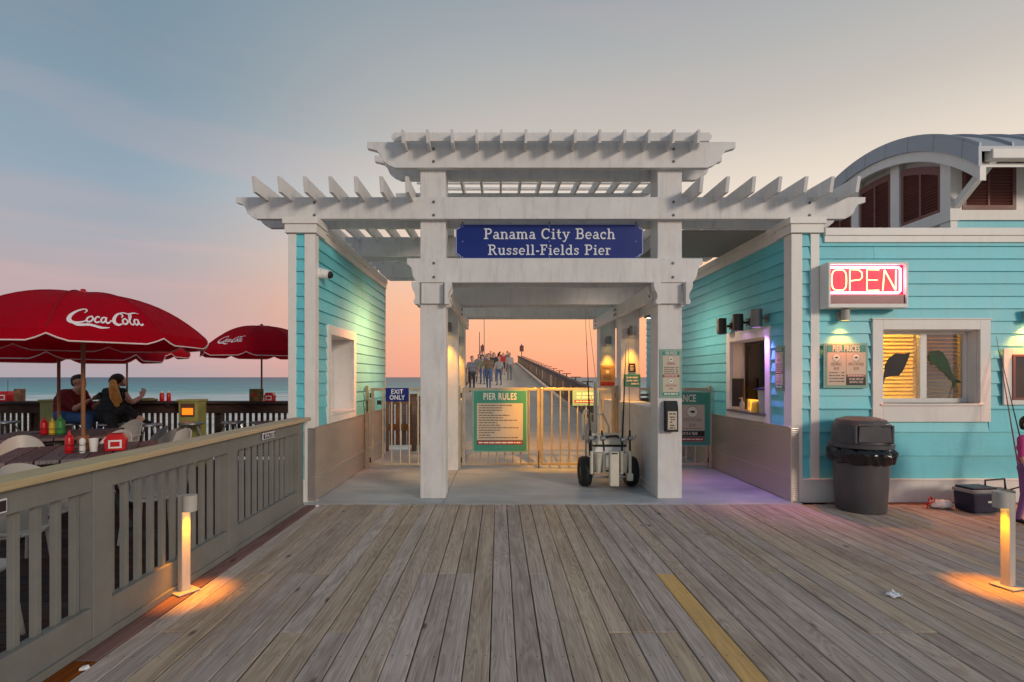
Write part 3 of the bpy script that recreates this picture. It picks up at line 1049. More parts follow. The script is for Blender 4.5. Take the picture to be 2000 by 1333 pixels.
# front wall of the cupola with louvred shutter
part('front_wall', B(CX - .025, CX + .17, CY0 - .02, CY0 + .06, 3.845, 4.45).box(7.26, 8.2, CY0 + .0, CY0 + .06, 3.845, 4.5).box(CX + .17, 7.26, CY0 + .05, CY0 + .06, 3.845, 4.5), TRIM, cup)
for x0 in (6.50, 8.25):
    fr = part('shutter', M().box(x0, x0 + .05, CY0 - .03, CY0 + .05, 3.85, 4.48).box(x0 + .70, x0 + .75, CY0 - .03, CY0 + .05, 3.85, 4.48).box(x0 + .05, x0 + .70, CY0 - .03, CY0 + .05, 3.85, 3.91)
              .box(x0 + .05, x0 + .70, CY0 - .03, CY0 + .05, 4.43, 4.48).box(x0 + .36, x0 + .385, CY0 - .025, CY0 + .05, 3.91, 4.43), MAROON, cup)
    z = 3.93
    while z < 4.42:
        for sa_, sb_ in ((x0 + .05, x0 + .36), (x0 + .385, x0 + .70)):
            part('slat', M().bar((sa_, CY0 + .0, z), (sb_, CY0 + .0, z), .055, .008, up=(0, .8, 1)), MAROON, fr)
        z += .044
# barrel roof: metal skin, seams, white arched rake boards
r0, r1 = cyc - 2.03, cyc + 2.03
prof = arcpoly(r0, r1, .0, n=28)
low = arcpoly(r0, r1, -.05, n=28)
low2 = arcpoly(r0, r1, -.19, n=28)
part('rake_flashing', M().prism(prof + low2[::-1], 'x', 6.135, 6.175), ROOF, cup)
part('roof', M().prism(prof + low[::-1], 'x', 6.176, BX1), ROOF, cup)
part('rake_board', M().prism(arcpoly(r0 + .02, r1 - .02, -.192, n=28) + arcpoly(r0 + .02, r1 - .02, -.33, n=28)[::-1], 'x', 6.17, 6.25), TRIM, cup)
part('soffit', M().prism(arcpoly(r0 + .05, r1 - .05, -.20, n=28) + arcpoly(r0 + .05, r1 - .05, -.22, n=28)[::-1], 'x', 6.25, BX1), TRIM, cup)
sx = 6.145
while sx < BX1:
    part('roof_seam', M().prism(arcpoly(r0, r1, .035, n=28) + arcpoly(r0, r1, .0, n=28)[::-1], 'x', sx, sx + .025), ROOF, cup)
    sx += .42
for k in range(9):     # joints on the rake flashing
    y = r0 + .25 + k * .45
    part('flashing_joint', M().bar((6.135, y, arcz(y, -.19)), (6.135, y - .02, arcz(y, .0) + .004), .008, .012), ROOF, cup)
ez = arcz(r0, 0) - .005
part('gutter', B(6.3, BX1, r0 - .02, r0 + .10, ez - .16, ez - .03), TRIM, cup, .01)
for bx_ in (6.38, 8.6):
    part('brace', M().bar((bx_, CY0 - .03, 3.87), (bx_, r0 + .06, ez - .13), .085, .085), TRIM, cup, .004)

# ------------------------------------------------------------------ gateway pergola
pg = wroot('pergola_gateway', 'white timber pergola gateway carrying the blue pier name sign', 'gateway', (.645, 8.2, 0))
PX = ((-.965, -.655), (1.955, 2.255))
ROWS = (6.30, 8.20, 9.90)
for ri, y in enumerate(ROWS):
    for (a, b_) in PX:
        part('post', B(a, b_, y, y + .30, 0.006, 4.33 if ri == 0 else (3.74 if ri == 1 else 3.74)), WHITE, pg, .006)


def ogee(x0, x1, zt, zb, sx=1.0):
    h = zt - zb
    e = [(0, 0), (0, -.24), (.33, -.34), (.45, -.50), (.53, -.72), (.72, -.89), (.94, -1)]
    L_ = [(x0 + q[0] * h * sx, zt + q[1] * h) for q in e]
    R_ = [(x1 - q[0] * h * sx, zt + q[1] * h) for q in e]
    return L_ + R_[::-1]


def beam(x0, x1, y0, y1, zt, zb, nm='beam'):
    part(nm, M().prism(ogee(x0, x1, zt, zb), 'y', y0, y1), WHITE, pg, .004)


# main beams (pairs) at each row
for y in ROWS:
    if y == ROWS[0]:
        beam(-3.20, 4.46, y - .075, y - .002, 3.69, 3.425)
        beam(-3.20, 4.46, y + .302, y + .375, 3.69, 3.425)
    else:
        beam(-2.45, 3.75, y - .055, y - .002, 3.73, 3.425)
        beam(-2.45, 3.75, y + .302, y + .355, 3.73, 3.425)
# collar beams
for y in ROWS:
    part('collar_beam', M().prism(ogee(-1.12, 2.49, 2.95, 2.655, .45), 'y', y - .055, y - .002), WHITE, pg, .004)
    part('collar_beam', M().prism(ogee(-1.12, 2.49, 2.95, 2.655, .45), 'y', y + .302, y + .355), WHITE, pg, .004)
# side beams running towards the sea
for x in (-.655, 1.905):
    part('side_beam', B(x, x + .05, 6.36, 10.35, 2.46, 2.655), WHITE, pg, .004)
    part('side_beam', B(x - .36 if x < 0 else x + .35, (x - .31) if x < 0 else x + .40, 6.36, 10.35, 2.46, 2.655), WHITE, pg, .004)
# corbels
cp = [(0, 0), (.085, 0), (.085, -.05), (.07, -.10), (.045, -.14), (.04, -.19), (.06, -.235), (.05, -.27), (0, -.27)]
for (a, b_) in PX:
    for (xx, sg) in ((a, -1), (b_, 1)):
        part('corbel', M().prism([(xx + sg * (q[0] + .001), 2.652 + q[1]) for q in cp], 'y', 6.17, 6.29 + .0), WHITE, pg, .003)
        part('corbel', M().prism([(xx + sg * (q[0] + .001), 2.652 + q[1]) for q in cp], 'y', 6.40, 6.52), WHITE, pg, .003)
    part('corbel_plate', B(a + .02, b_ - .02, 6.26, 6.299, 2.40, 2.652), WHITE, pg, .003)
# top tier
part('top_beam', M().prism(ogee(-1.60, 2.88, 4.36, 4.045, 1.15), 'y', 6.22, 6.295), WHITE, pg, .004)
part('top_beam', M().prism(ogee(-1.60, 2.88, 4.36, 4.045, 1.15), 'y', 6.602, 6.675), WHITE, pg, .004)
for y in (7.95,):
    part('top_beam', M().prism(ogee(-1.60, 2.88, 4.36, 4.045, 1.15), 'y', y, y + .075), WHITE, pg, .004)
for (a, b_) in PX:
    part('post', B(a + .05, b_ - .05, 7.94 + .09, 8.195, 3.735, 4.34), WHITE, pg, .004)
for k in range(13):
    x = -1.115 + k * .2865
    part('rafter', M().prism([(5.93, 4.37), (8.35, 4.50), (8.35, 4.36), (5.96, 4.225)], 'x', x - .0155, x + .0155), WHITE, pg, .002)
y = 6.07
part('batten', M().prism([(-1.245, 4.30), (-1.27, 4.335), (-1.27, 4.37), (-1.245, 4.402), (2.50, 4.402), (2.525, 4.37), (2.525, 4.335), (2.50, 4.30)], 'y', y, y + .035), WHITE, pg, .002)
for k in range(1, 8):
    y = 6.07 + k * .30
    zt = 4.37 + (y - 5.93) * .0537
    part('batten', B(-1.26, 2.52, y, y + .04, zt + .002, zt + .042), WHITE, pg, .002)
# lower side rafters
for k in range(8):
    x = -2.81 + k * .2925
    if k < 7:
        part('rafter', M().prism([(5.86, 3.80), (10.6, 3.86), (10.6, 3.70), (5.90, 3.63)], 'x', x - .02, x + .02), WHITE, pg, .002)
for k in range(7):
    x = 2.33 + k * .30
    part('rafter', M().prism([(5.86, 3.80), (10.6 if x < 3.4 else 9.5, 3.86), (10.6 if x < 3.4 else 9.5, 3.70), (5.90, 3.63)], 'x', x - .02, x + .02), WHITE, pg, .002)
part('soffit_panel', B(2.26, RX - .02, 6.69, 7.30, 3.40, 3.42), SOFF, pg)
part('soffit_panel', B(2.26, RX - .02, 7.305, 8.13, 3.40, 3.42), SOFF, pg)
# bolts
bme = M().lathe([(.017, 0), (.017, .008), (.010, .014)], n=8)
bme.xf(Matrix.Rotation(R(90), 4, 'X'))
bme = bme.mesh('bolt', [BOLT])
po = WORLD[pg.name]
for (a, b_) in PX:
    mxx = (a + b_) / 2
    for (z, y) in ((3.63, 6.224), (3.47, 6.224), (2.89, 6.244), (2.72, 6.244), (4.27, 6.219), (4.12, 6.219)):
        link('bolt', bme, pg, (mxx + .02 - po.x, y - po.y, z - po.z))
for x in (-2.36, 3.66):
    for z in (3.62, 3.47):
        link('bolt', bme, pg, (x + .12 - po.x, 6.224 - po.y, z - po.z))
sb = M().lathe([(.017, 0), (.017, .008), (.010, .014)], n=8).xf(Matrix.Rotation(R(90), 4, 'Y')).mesh('bolt', [BOLT])
for y in (6.45, 8.3, 8.42, 10.05):
    for z in (2.52, 2.60):
        link('bolt', sb, pg, (-.605 - po.x, y - po.y, z - po.z))
        link('bolt', sb, pg, (1.905 - .014 - po.x, y - po.y, z - po.z))
# beadboard half wall between the right posts
hw = part('half_wall', B(1.985, 2.225, 6.605, 8.195, .006, 1.08), WHITE, pg)
y = 6.61
while y < 8.18:
    part('beadboard', B(1.972, 1.984, y + .003, y + .075, .12, 1.0), WHITE, hw, .003)
    y += .079
part('base_board', B(1.955, 1.984, 6.605, 8.195, .006, .12), WHITE, hw, .003)
part('top_board', B(1.950, 1.984, 6.605, 8.195, .98, 1.08), WHITE, hw, .003)
part('cap_board', B(1.92, 2.28, 6.602, 8.198, 1.08, 1.12), WHITE, hw, .004)
part('side_wall', B(1.985, 2.225, 8.505, 9.895, .006, 1.08), WHITE, hw)
part('side_wall', B(-.93, -.69, 8.505, 9.895, .006, 1.08), WHITE, hw)

# ------------------------------------------------------------------ pier name sign in slab lettering
def circ(cx, cz, rx, rz, a0, a1, n=14):
    return [(cx + rx * math.cos(R(a0 + (a1 - a0) * k / n)), cz + rz * math.sin(R(a0 + (a1 - a0) * k / n))) for k in range(n + 1)]


T, t_ = .155, .105            # thick and thin stroke
XH = .68


def serif(x, z, w=.34):
    return ([(x - w / 2, z), (x + w / 2, z)], t_)


def vst(x, z0, z1):
    return ([(x, z0), (x, z1)], T)


GL = {
    'P': (.80, [vst(.20, 0, 1), serif(.20, .05, .42), ([(.0, .95), (.42, .95)], t_), (circ(.42, .72, .26, .23, 90, -90), .135), ([(.2, .49), (.42, .49)], t_)]),
    'B': (.86, [vst(.20, 0, 1), ([(0, .95), (.45, .95)], t_), ([(0, .05), (.48, .05)], t_), ([(.2, .52), (.46, .52)], t_), (circ(.45, .735, .22, .215, 90, -90), .135), (circ(.48, .285, .25, .235, 90, -90), .135)]),
    'R': (.92, [vst(.20, 0, 1), serif(.20, .05, .40), ([(.0, .95), (.42, .95)], t_), (circ(.42, .735, .25, .215, 90, -90), .135), ([(.2, .52), (.42, .52)], t_), ([(.42, .52), (.62, .28), (.72, .06)], .14), ([(.66, .05), (.9, .05)], t_)]),
    'F': (.76, [vst(.20, 0, 1), serif(.20, .05, .42), ([(.0, .95), (.68, .95)], t_), ([(.64, .99), (.64, .70)], .09), ([(.2, .52), (.50, .52)], t_), ([(.48, .66), (.48, .38)], .08)]),
    'C': (.90, [(circ(.45, .5, .37, .445, 48, 318, 22), [.10] + [.13] * 6 + [.16] * 10 + [.12] * 6), ([(.74, .97), (.74, .66)], .09)]),
    'a': (.66, [vst(.47, .06, .48), ([(.44, .05), (.66, .05)], t_), (circ(.30, .47, .17, .16, 0, 160, 10), .11), (circ(.26, .20, .18, .15, 60, 330, 14), .11), ([(.30, .36), (.47, .40)], .09)]),
    'n': (.76, [vst(.17, 0, .66), ([(0, .63), (.2, .63)], .09), serif(.17, .045, .32), (circ(.38, .45, .20, .18, 150, 0, 10), .11), vst(.58, 0, .47), serif(.60, .045, .30)]),
    'm': (1.14, [vst(.17, 0, .66), ([(0, .63), (.2, .63)], .09), serif(.17, .045, .30), (circ(.36, .45, .19, .18, 150, 0, 10), .11), vst(.55, 0, .47), serif(.56, .045, .26), (circ(.74, .45, .19, .18, 150, 0, 10), .11), vst(.93, 0, .47), serif(.96, .045, .30)]),
    'i': (.42, [vst(.20, 0, .66), ([(.02, .63), (.22, .63)], .09), serif(.20, .045, .38), (circ(.20, .88, .045, .045, 0, 360, 10), .09)]),
    't': (.52, [([(.22, .9), (.22, .22)], T), (circ(.37, .20, .15, .155, 180, 310, 8), .11), ([(.02, .62), (.44, .62)], .09)]),
    'y': (.74, [([(.14, .63), (.38, .06)], .135), ([(.60, .63), (.38, .06), (.26, -.20), (.12, -.24)], .10), ([(.0, .63), (.28, .63)], .09), ([(.47, .63), (.74, .63)], .09), (circ(.11, -.20, .03, .03, 0, 360, 8), .07)]),
    'e': (.66, [(circ(.33, .33, .25, .29, 5, 315, 20), [.10] * 5 + [.13] * 12 + [.10] * 4), ([(.1, .34), (.60, .34)], .085)]),
    'c': (.62, [(circ(.33, .33, .25, .29, 40, 318, 18), .13), (circ(.50, .50, .035, .035, 0, 360, 8), .08)]),
    'h': (.76, [vst(.17, 0, .98), ([(0, .95), (.2, .95)], .09), serif(.17, .045, .32), (circ(.38, .45, .20, .18, 150, 0, 10), .11), vst(.58, 0, .47), serif(.60, .045, .30)]),
    'u': (.76, [vst(.17, .2, .66), ([(0, .63), (.2, .63)], .09), (circ(.35, .22, .18, .18, 180, 350, 10), .11), vst(.57, .0, .66), ([(.40, .63), (.6, .63)], .09), ([(.57, .045), (.74, .045)], .09)]),
    's': (.56, [([(.46, .46), (.42, .58), (.27, .625), (.13, .57), (.12, .45), (.24, .37), (.36, .31), (.45, .21), (.40, .09), (.26, .045), (.12, .09), (.08, .20)], .105), ([(.47, .64), (.47, .46)], .06), ([(.07, .20), (.07, .02)], .06)]),
    'l': (.42, [vst(.20, 0, .98), ([(.02, .95), (.22, .95)], .09), serif(.20, .045, .38)]),
    '-': (.40, [([(.05, .36), (.35, .36)], .13)]),
    'd': (.76, [vst(.56, 0, .98), ([(.38, .95), (.58, .95)], .09), ([(.56, .045), (.74, .045)], .09), (circ(.32, .33, .23, .28, 40, 320, 16), .12), ([(.48, .52), (.56, .44)], .09), ([(.48, .14), (.56, .22)], .09)]),
    'r': (.56, [vst(.17, 0, .66), ([(0, .63), (.2, .63)], .09), serif(.18, .045, .36), (circ(.38, .42, .20, .20, 160, 60, 8), .11), (circ(.46, .56, .03, .03, 0, 360, 8), .08)]),
    ' ': (.42, []),
}


def slab(text, h, y):
    m = M()
    x, k = 0, 0
    for ch in text:
        adv, st = GL[ch]
        for pts, w in st:
            ws = [q * h for q in w] if isinstance(w, list) else w * h
            m.ribbon([((x + q[0]) * h, q[1] * h) for q in pts], ws, y - .00025 * (k % 6))
            k += 1
        x += adv + .055
    wdt = x * h
    m.shift((-wdt / 2, 0, 0))
    m.open = True
    return m, wdt


def chamf(w, h, c, hollow=True):
    if hollow:   # notched (concave) corners
        o = []
        for (sx_, sz_) in ((-1, -1), (1, -1), (1, 1), (-1, 1)):
            cx_, cz_ = sx_ * w / 2, sz_ * h / 2
            arc = [(cx_ - sx_ * c * math.cos(R(q)), cz_ - sz_ * c * math.sin(R(q))) for q in (90, 68, 45, 22, 0)]
            if (sx_, sz_) in ((1, -1), (-1, 1)):
                arc = arc[::-1]
            o += arc
        return o
    return None


ns = root('pier_name_sign', 'blue hanging sign reading Panama City Beach Russell-Fields Pier', 'sign', (.632, 6.38, 2.965))
pl = chamf(2.34, .44, .06)
part('board', M().prism([(q[0], q[1] + .225) for q in pl], 'y', 0, .03), SBLUE, ns)
bd = M()
ol = [(q[0] * .992, q[1] * .965 + .225) for q in pl]
bd.ribbon(ol + [ol[0]], .012, -.002)
bd.open = True
part('border_line', bd, SBORD, ns)
m, w_ = slab('Panama City Beach', .133, -.004)
m.xf(Matrix.Scale(1.64 / w_, 4, (1, 0, 0)))
part('lettering', m.shift((.005, 0, .255)), SWHITE, ns)
m, w_ = slab('Russell-Fields Pier', .128, -.004)
m.xf(Matrix.Scale(1.54 / w_, 4, (1, 0, 0)))
part('lettering', m.shift((.005, 0, .058)), SWHITE, ns)
for x in (-1.08, 0.0, 1.08):
    part('hanger', M().cyl((x, .015, .44), (x, .015, .475), .008, n=8), DARKM, ns)
    for z in (.03, .225, .41):
        part('screw', M().cyl((x, -.001, z), (x, -.006, z), .007, n=8), SBORD, ns)


# ------------------------------------------------------------------ plain signs
def text_mesh(s, size, bold=.0, sx=.62, sp=1.0):
    cu = bpy.data.curves.new('lettering', 'FONT')
    cu.body = s
    cu.size = size
    cu.offset = bold
    cu.space_character = sp
    cu.align_x = 'CENTER'
    cu.align_y = 'CENTER'
    cu.resolution_u = 3
    o = bpy.data.objects.new('tmp', cu)
    C.objects.link(o)
    dg = bpy.context.evaluated_depsgraph_get()
    me = bpy.data.meshes.new_from_object(o.evaluated_get(dg))
    bpy.data.objects.remove(o)
    me.transform(Matrix.Rotation(R(90), 4, 'X') @ Matrix.Scale(sx, 4, (1, 0, 0)))
    return me


def lettering(parent, s, x, z, size, mat, y=-.012, bold=.0, sx=.62, sp=1.0):
    me = text_mesh(s, size, bold, sx, sp)
    me.transform(Matrix.Translation((x, y, z)))
    me.materials.append(mat)
    return link('lettering', me, parent)


def bars(lines, h, y=-.012, seed=1):
    """illegibly small print: rows of word-length strokes.  lines = (x0, x1, z)"""
    rr = random.Random(seed)
    m = M()
    for (x0, x1, z) in lines:
        x = x0
        while x < x1 - .004:
            w = min(rr.uniform(1.2, 4.5) * h, x1 - x)
            m.rect(x, x + w, z - h / 2, z + h / 2, y)
            x += w + h * .55
    m.open = True
    return m


def fishicon(parent, x, z, r):
    part('emblem_disc', M().disc(x, z, r, -.012), SCREAM, parent)
    rg = M().ribbon(circ(x, z, r * 1.05, r * 1.05, 0, 360, 28), r * .07, -.0125)
    rg.open = True
    part('emblem_ring', rg, SPRINT, parent)
    f = [(x - r * .62, z + r * .18), (x - r * .5, z), (x - r * .62, z - r * .18), (x - r * .38, z - r * .06), (x, z - r * .26), (x + r * .35, z - r * .17), (x + r * .58, z), (x + r * .35, z + r * .17), (x, z + r * .28), (x - r * .38, z + r * .06)]
    part('fish_emblem', M().prism(f, 'y', -.0145, -.013), SDARK, parent)


def signbase(name, label, w, h, loc, rz, face=SGREEN, edge=SEDGE):
    s = root(name, label, 'sign', loc, rz)
    part('panel', B(-w / 2, w / 2, -.004, .004, 0, h), edge, s, .003)
    part('field', B(-w / 2 + .022, w / 2 - .022, -.007, -.0045, .022, h - .022), face, s)
    return s


# pier rules on the left gate leaf
GY = 8.40
s = signbase('rules_sign', 'tall green PIER RULES sign fixed to the left gate leaf', .90, 1.02, (.02, GY - .035, .275), 0)
w2, h2 = .90, 1.02
lettering(s, 'PIER RULES', 0, .905, .155, SCREAM, -.012, .0035, .66, 1.1)
part('text_panel', B(-.375, .375, -.0105, -.008, .20, .80), SBODY, s)
ln = []
for k, L in enumerate((.75, .52, .52, .33, .70, .55, .87, .42, .48, .90, .50, .36, .26, .90)):
    ln.append((-.345, -.345 + .72 * L, .765 - k * .0405))
part('print', bars(ln, .016, -.012, 3), SPRINT, s)
part('warning_band', B(-.375, .375, -.0105, -.008, .125, .19), SRED, s)
part('print', bars([(-.35, .35, .157)], .022, -.012, 5), SCREAM, s)

s = signbase('notice_sign', 'pale green notice with red band on the right gate leaf', .43, .255, (1.42, GY - .035, 1.035), 0, SEDGE)
part('print', bars([(-.15, .15, .195), (-.15, .15, .135)], .040, -.012, 8), SCREAM, s)
part('warning_band', B(-.185, .185, -.0105, -.008, .045, .09), SRED, s)
part('print', bars([(-.16, .16, .068)], .018, -.012, 9), SCREAM, s)

s = root('exit_sign', 'small blue EXIT ONLY sign wired to the left side gate', 'sign', (-1.66, GY - .03, 1.10), 0)
part('panel', B(-.19, .19, -.004, .004, 0, .225), SBLUE, s, .003)
lettering(s, 'EXIT', 0, .16, .105, SWHITE, -.007, .002, .85, 1.1)
lettering(s, 'ONLY', 0, .065, .105, SWHITE, -.007, .002, .85, 1.05)

# entrance sign on the right side gate
s = signbase('entrance_sign', 'green ENTRANCE sign with fish emblem on the right side gate', 1.02, .90, (2.96, GY - .035, .37), 0)
lettering(s, 'ENTRANCE', -.02, .78, .165, SCREAM, -.012, .0035, .66, 1.0)
part('text_panel', B(-.40, -.02, -.0105, -.008, .26, .68), SBODY, s)
part('text_panel', B(.0, .40, -.0105, -.008, .26, .68), SBODY, s)
fishicon(s, .20, .565, .085)
fishicon(s, -.21, .565, .085)
lettering(s, 'SPECTATORS', .20, .43, .075, SPRINT, -.012, .0, .68)
lettering(s, 'FISHING', -.21, .43, .075, SPRINT, -.012, .0, .68)
lettering(s, '$3.00', .20, .345, .07, SPRINT, -.012, .0, .68)
part('print', bars([(.04, .36, .295)], .010, -.012, 4), SPRINT, s)
part('dark_band', B(-.40, .40, -.0105, -.008, .165, .25), SDARK, s)
lettering(s, '365 DAYS A YEAR', .12, .208, .07, SCREAM, -.012, .001, .60)
part('warning_band', B(-.40, .40, -.0105, -.008, .085, .15), SRED, s)
part('print', bars([(-.37, .37, .117)], .020, -.012, 6), SCREAM, s)


# tall pier prices sign: on the post and on the side wall
def tall_prices(label, loc, rz, w=.27, h=.60):
    s = signbase('price_sign', label, w, h, loc, rz, SEDGE)
    k = w / .27
    part('header', B(-.105 * k, .105 * k, -.0105, -.008, h - .075, h - .028), SGREEN, s)
    lettering(s, 'PIER PRICES', 0, h - .052, .050 * k, SCREAM, -.012, .0008, .55)
    part('text_panel', B(-.102 * k, .102 * k, -.0105, -.008, .07, h - .078), SBODY, s)
    fishicon(s, -.0, h - .125, .030 * k)
    lettering(s, 'FISHING', 0, h - .18, .040 * k, SRED, -.012, 0, .68)
    part('print', bars([(-.085 * k, .04 * k, h - .225 - q * .024) for q in range(4)] + [(.055 * k, .09 * k, h - .225 - q * .024) for q in range(4)], .010, -.012, 3), SPRINT, s)
    part('warning_band', B(-.102 * k, .102 * k, -.0122, -.0106, h - .345, h - .315), SRED, s)
    part('print', bars([(-.085 * k, .085 * k, h - .33)], .010, -.0135, 3), SCREAM, s)
    fishicon(s, .0, h - .395, .028 * k)
    lettering(s, 'SPECTATORS', 0, h - .45, .034 * k, SRED, -.012, 0, .66)
    part('print', bars([(-.02, .02, h - .485)], .012, -.012, 4), SPRINT, s)
    part('dark_band', B(-.102 * k, .102 * k, -.0122, -.0106, .03, .068), SGREEN, s)
    part('print', bars([(-.085 * k, .085 * k, .049)], .016, -.0135, 7), SCREAM, s)
    return s


tall_prices('narrow green PIER PRICES sign on the front right gateway post', (2.115, 6.292, 1.245), 0)
tall_prices('narrow grey PIER PRICES sign on the side wall beside the ticket window', (RX - .012, 6.385, 1.33), -PI / 2, .22, .56)

# wide prices sign on the front wall
s = signbase('wall_price_sign', 'wide two column PIER PRICES sign on the turquoise front wall', .53, .535, (4.142, FY - .035, 1.37), 0, SEDGE)
part('header', B(-.225, .235, -.0105, -.008, .43, .512), SGREEN, s)
lettering(s, 'PIER PRICES', .0, .468, .10, SCREAM, -.012, .002, .60, 1.05)
part('text_panel', B(-.225, -.002, -.0105, -.008, .035, .425), SBODY, s)
part('text_panel', B(.004, .235, -.0105, -.008, .16, .425), SBODY, s)
fishicon(s, -.115, .365, .042)
fishicon(s, .118, .365, .042)
lettering(s, 'FISHING', -.115, .285, .055, SPRINT, -.012, 0, .62)
lettering(s, '$6.00', -.115, .235, .045, SPRINT, -.012, 0, .62)
lettering(s, 'SPECTATORS', .12, .285, .05, SPRINT, -.012, 0, .62)
lettering(s, '$3.00', .12, .235, .045, SPRINT, -.012, 0, .62)
part('print', bars([(-.205, -.09 + .02 * q, .185 - .035 * q) for q in range(4)] + [(-.055, -.02, .185 - .035 * q) for q in range(4)], .012, -.012, 3), SPRINT, s)
part('warning_band', B(.004, .235, -.0105, -.008, .133, .158), SRED, s)
part('print', bars([(.02, .22, .146)], .010, -.012, 3), SCREAM, s)
part('dark_band', B(.004, .235, -.0105, -.008, .035, .130), SDARK, s)
lettering(s, 'WE ARE OPEN 24/7', .12, .105, .034, SCREAM, -.012, .0004, .60)
lettering(s, '365 DAYS A YEAR', .12, .070, .034, SCREAM, -.012, .0004, .60)

# signs on rear posts
s = root('brown_notice', 'brown notice with dark red foot on the rear right gateway post', 'sign', (2.10, 9.885, 1.33), 0)
part('panel', B(-.135, .135, -.004, .004, 0, .40), paint('tan notice enamel', (.36, .25, .15), .5, bump=0), s, .002)
part('emblem', M().disc(0, .27, .035, -.007), SCREAM, s)
part('print', bars([(-.09, .09, .35), (-.08, .08, .20), (-.08, .08, .17), (-.08, .08, .14)], .012, -.007, 2), SPRINT, s)
part('foot_band', B(-.135, .135, -.0065, -.0042, 0, .08), SRED, s)
s = root('green_notice', 'green notice with white lettering on the middle right gateway post', 'sign', (2.135, 8.185, 1.345), 0)
part('panel', B(-.13, .13, -.004, .004, 0, .20), SGREEN, s, .002)
part('print', bars([(-.09, .09, .15), (-.09, .09, .10), (-.02, .10, .05)], .024, -.007, 5), SCREAM, s)
s = root('number_plaque', 'small black plaque above the green notice on the middle post', 'plaque', (2.13, 8.185, 1.58), 0)
part('panel', B(-.055, .055, -.004, .004, 0, .14), SDARK, s, .002)
part('print', bars([(-.03, .03, .10), (-.035, .035, .065), (-.03, .03, .035)], .014, -.007, 5), SCREAM, s)

# brochure box on the front right post
s = root('leaflet_box', 'black leaflet box with a clear front on the front right post', 'leaflet box', (2.105, 6.295, .835), 0)
part('box_body', M().prism([(0, 0), (-.085, 0), (-.085, .29), (-.05, .375), (0, .375)], 'x', -.075, .075), BLACKP, s, .003)
part('leaflet', B(-.055, .055, -.092, -.086, .03, .25), SBODY, s)
part('print', bars([(-.04, .04, .22), (-.035, .035, .18), (-.02, .03, .15), (-.03, .01, .12), (-.03, .03, .08), (-.035, .035, .05)], .014, -.0935, 12), SDARK, s)

# number plates on the grey railing
for (nm, yy, tx, lab, w) in (('rail_plate', 5.0, 'WATER', 'small white WATER plate on the far end of the grey railing', .27), ('rail_plate', 2.235, '23', 'white number plate at the near end of the grey railing', .20)):
    s = root(nm, lab, 'plate', (-2.243, yy, .90 if w > .22 else .885), PI / 2)
    part('panel', B(-w / 2, w / 2, -.004, .004, 0, .065), SWHITE, s, .006)
    part('inner_panel', B(-w / 2 + .008, w / 2 - .008, -.0055, -.0042, .008, .057), SDARK, s)
    lettering(s, tx, 0, .0335, .062, SWHITE, -.0075, .001, .95, 1.1)
tp = bpy.data.objects

# ------------------------------------------------------------------ OPEN neon sign
s = root('open_sign', 'lit neon OPEN box sign in red and white on the turquoise wall', 'sign', (4.305, FY - .02, 2.31), 0)
part('case', M().box(-.465, .465, -.17, -.0, 0, .045).box(-.465, .465, -.17, 0, .505, .53).box(-.465, -.44, -.17, 0, .045, .505).box(.44, .465, -.17, 0, .045, .505).box(-.44, .44, -.03, 0, .045, .505), TRIM, s, .004)
part('face', B(-.44, .44, -.125, -.12, .155, .505), SIGNRED, s)
part('lower_panel', B(-.44, .44, -.15, -.12, .045, .152), paint('dark red acrylic', (.20, .012, .03), .25), s)
part('border_tube', M().tube([(-.44, -.145, .475), (.365, -.145, .475), (.39, -.145, .45), (.39, -.145, .20), (.365, -.145, .175), (-.44, -.145, .175)], .011, 8), NEONW, s)


def neon(pts):
    return M().tube([(q[0], -.145, q[1]) for q in pts], .006, 8)


lz, hz = .205, .445
o_ = [(-.325 + .085 * math.copysign(abs(math.cos(R(a))) ** .6, math.cos(R(a))), (lz + hz) / 2 + (hz - lz) / 2 * math.copysign(abs(math.sin(R(a))) ** .6, math.sin(R(a)))) for a in range(0, 361, 15)]
part('letter_tube', neon(o_), NEONY, s)
part('letter_tube', neon([(-.20, lz), (-.20, hz), (-.10, hz), (-.06, hz - .03), (-.055, .36), (-.08, .33), (-.20, .315)]), NEONY, s)
part('letter_tube', neon([(.14, hz), (.0, hz), (.0, lz), (.14, lz)]).join(neon([(.0, .325), (.12, .325)])), NEONY, s)
part('letter_tube', neon([(.185, lz), (.205, hz)]).join(neon([(.205, hz), (.335, lz)])).join(neon([(.335, lz), (.34, hz)])), NEONY, s)


# ------------------------------------------------------------------ lamps
def spot(name, loc, energy, col, ang=70, blend=.8, rad=.03, dirv=(0, 0, -1), parent=None):
    l = bpy.data.lights.new(name, 'SPOT')
    l.energy = energy
    l.color = col
    l.spot_size = R(ang)
    l.spot_blend = blend
    l.shadow_soft_size = rad
    o = bpy.data.objects.new(name, l)
    C.objects.link(o)
    o.location = loc
    o.rotation_euler = Vector(dirv).to_track_quat('-Z', 'Y').to_euler()
    if parent:
        o.parent = parent
    return o


AMB = (1.0, .40, .03)


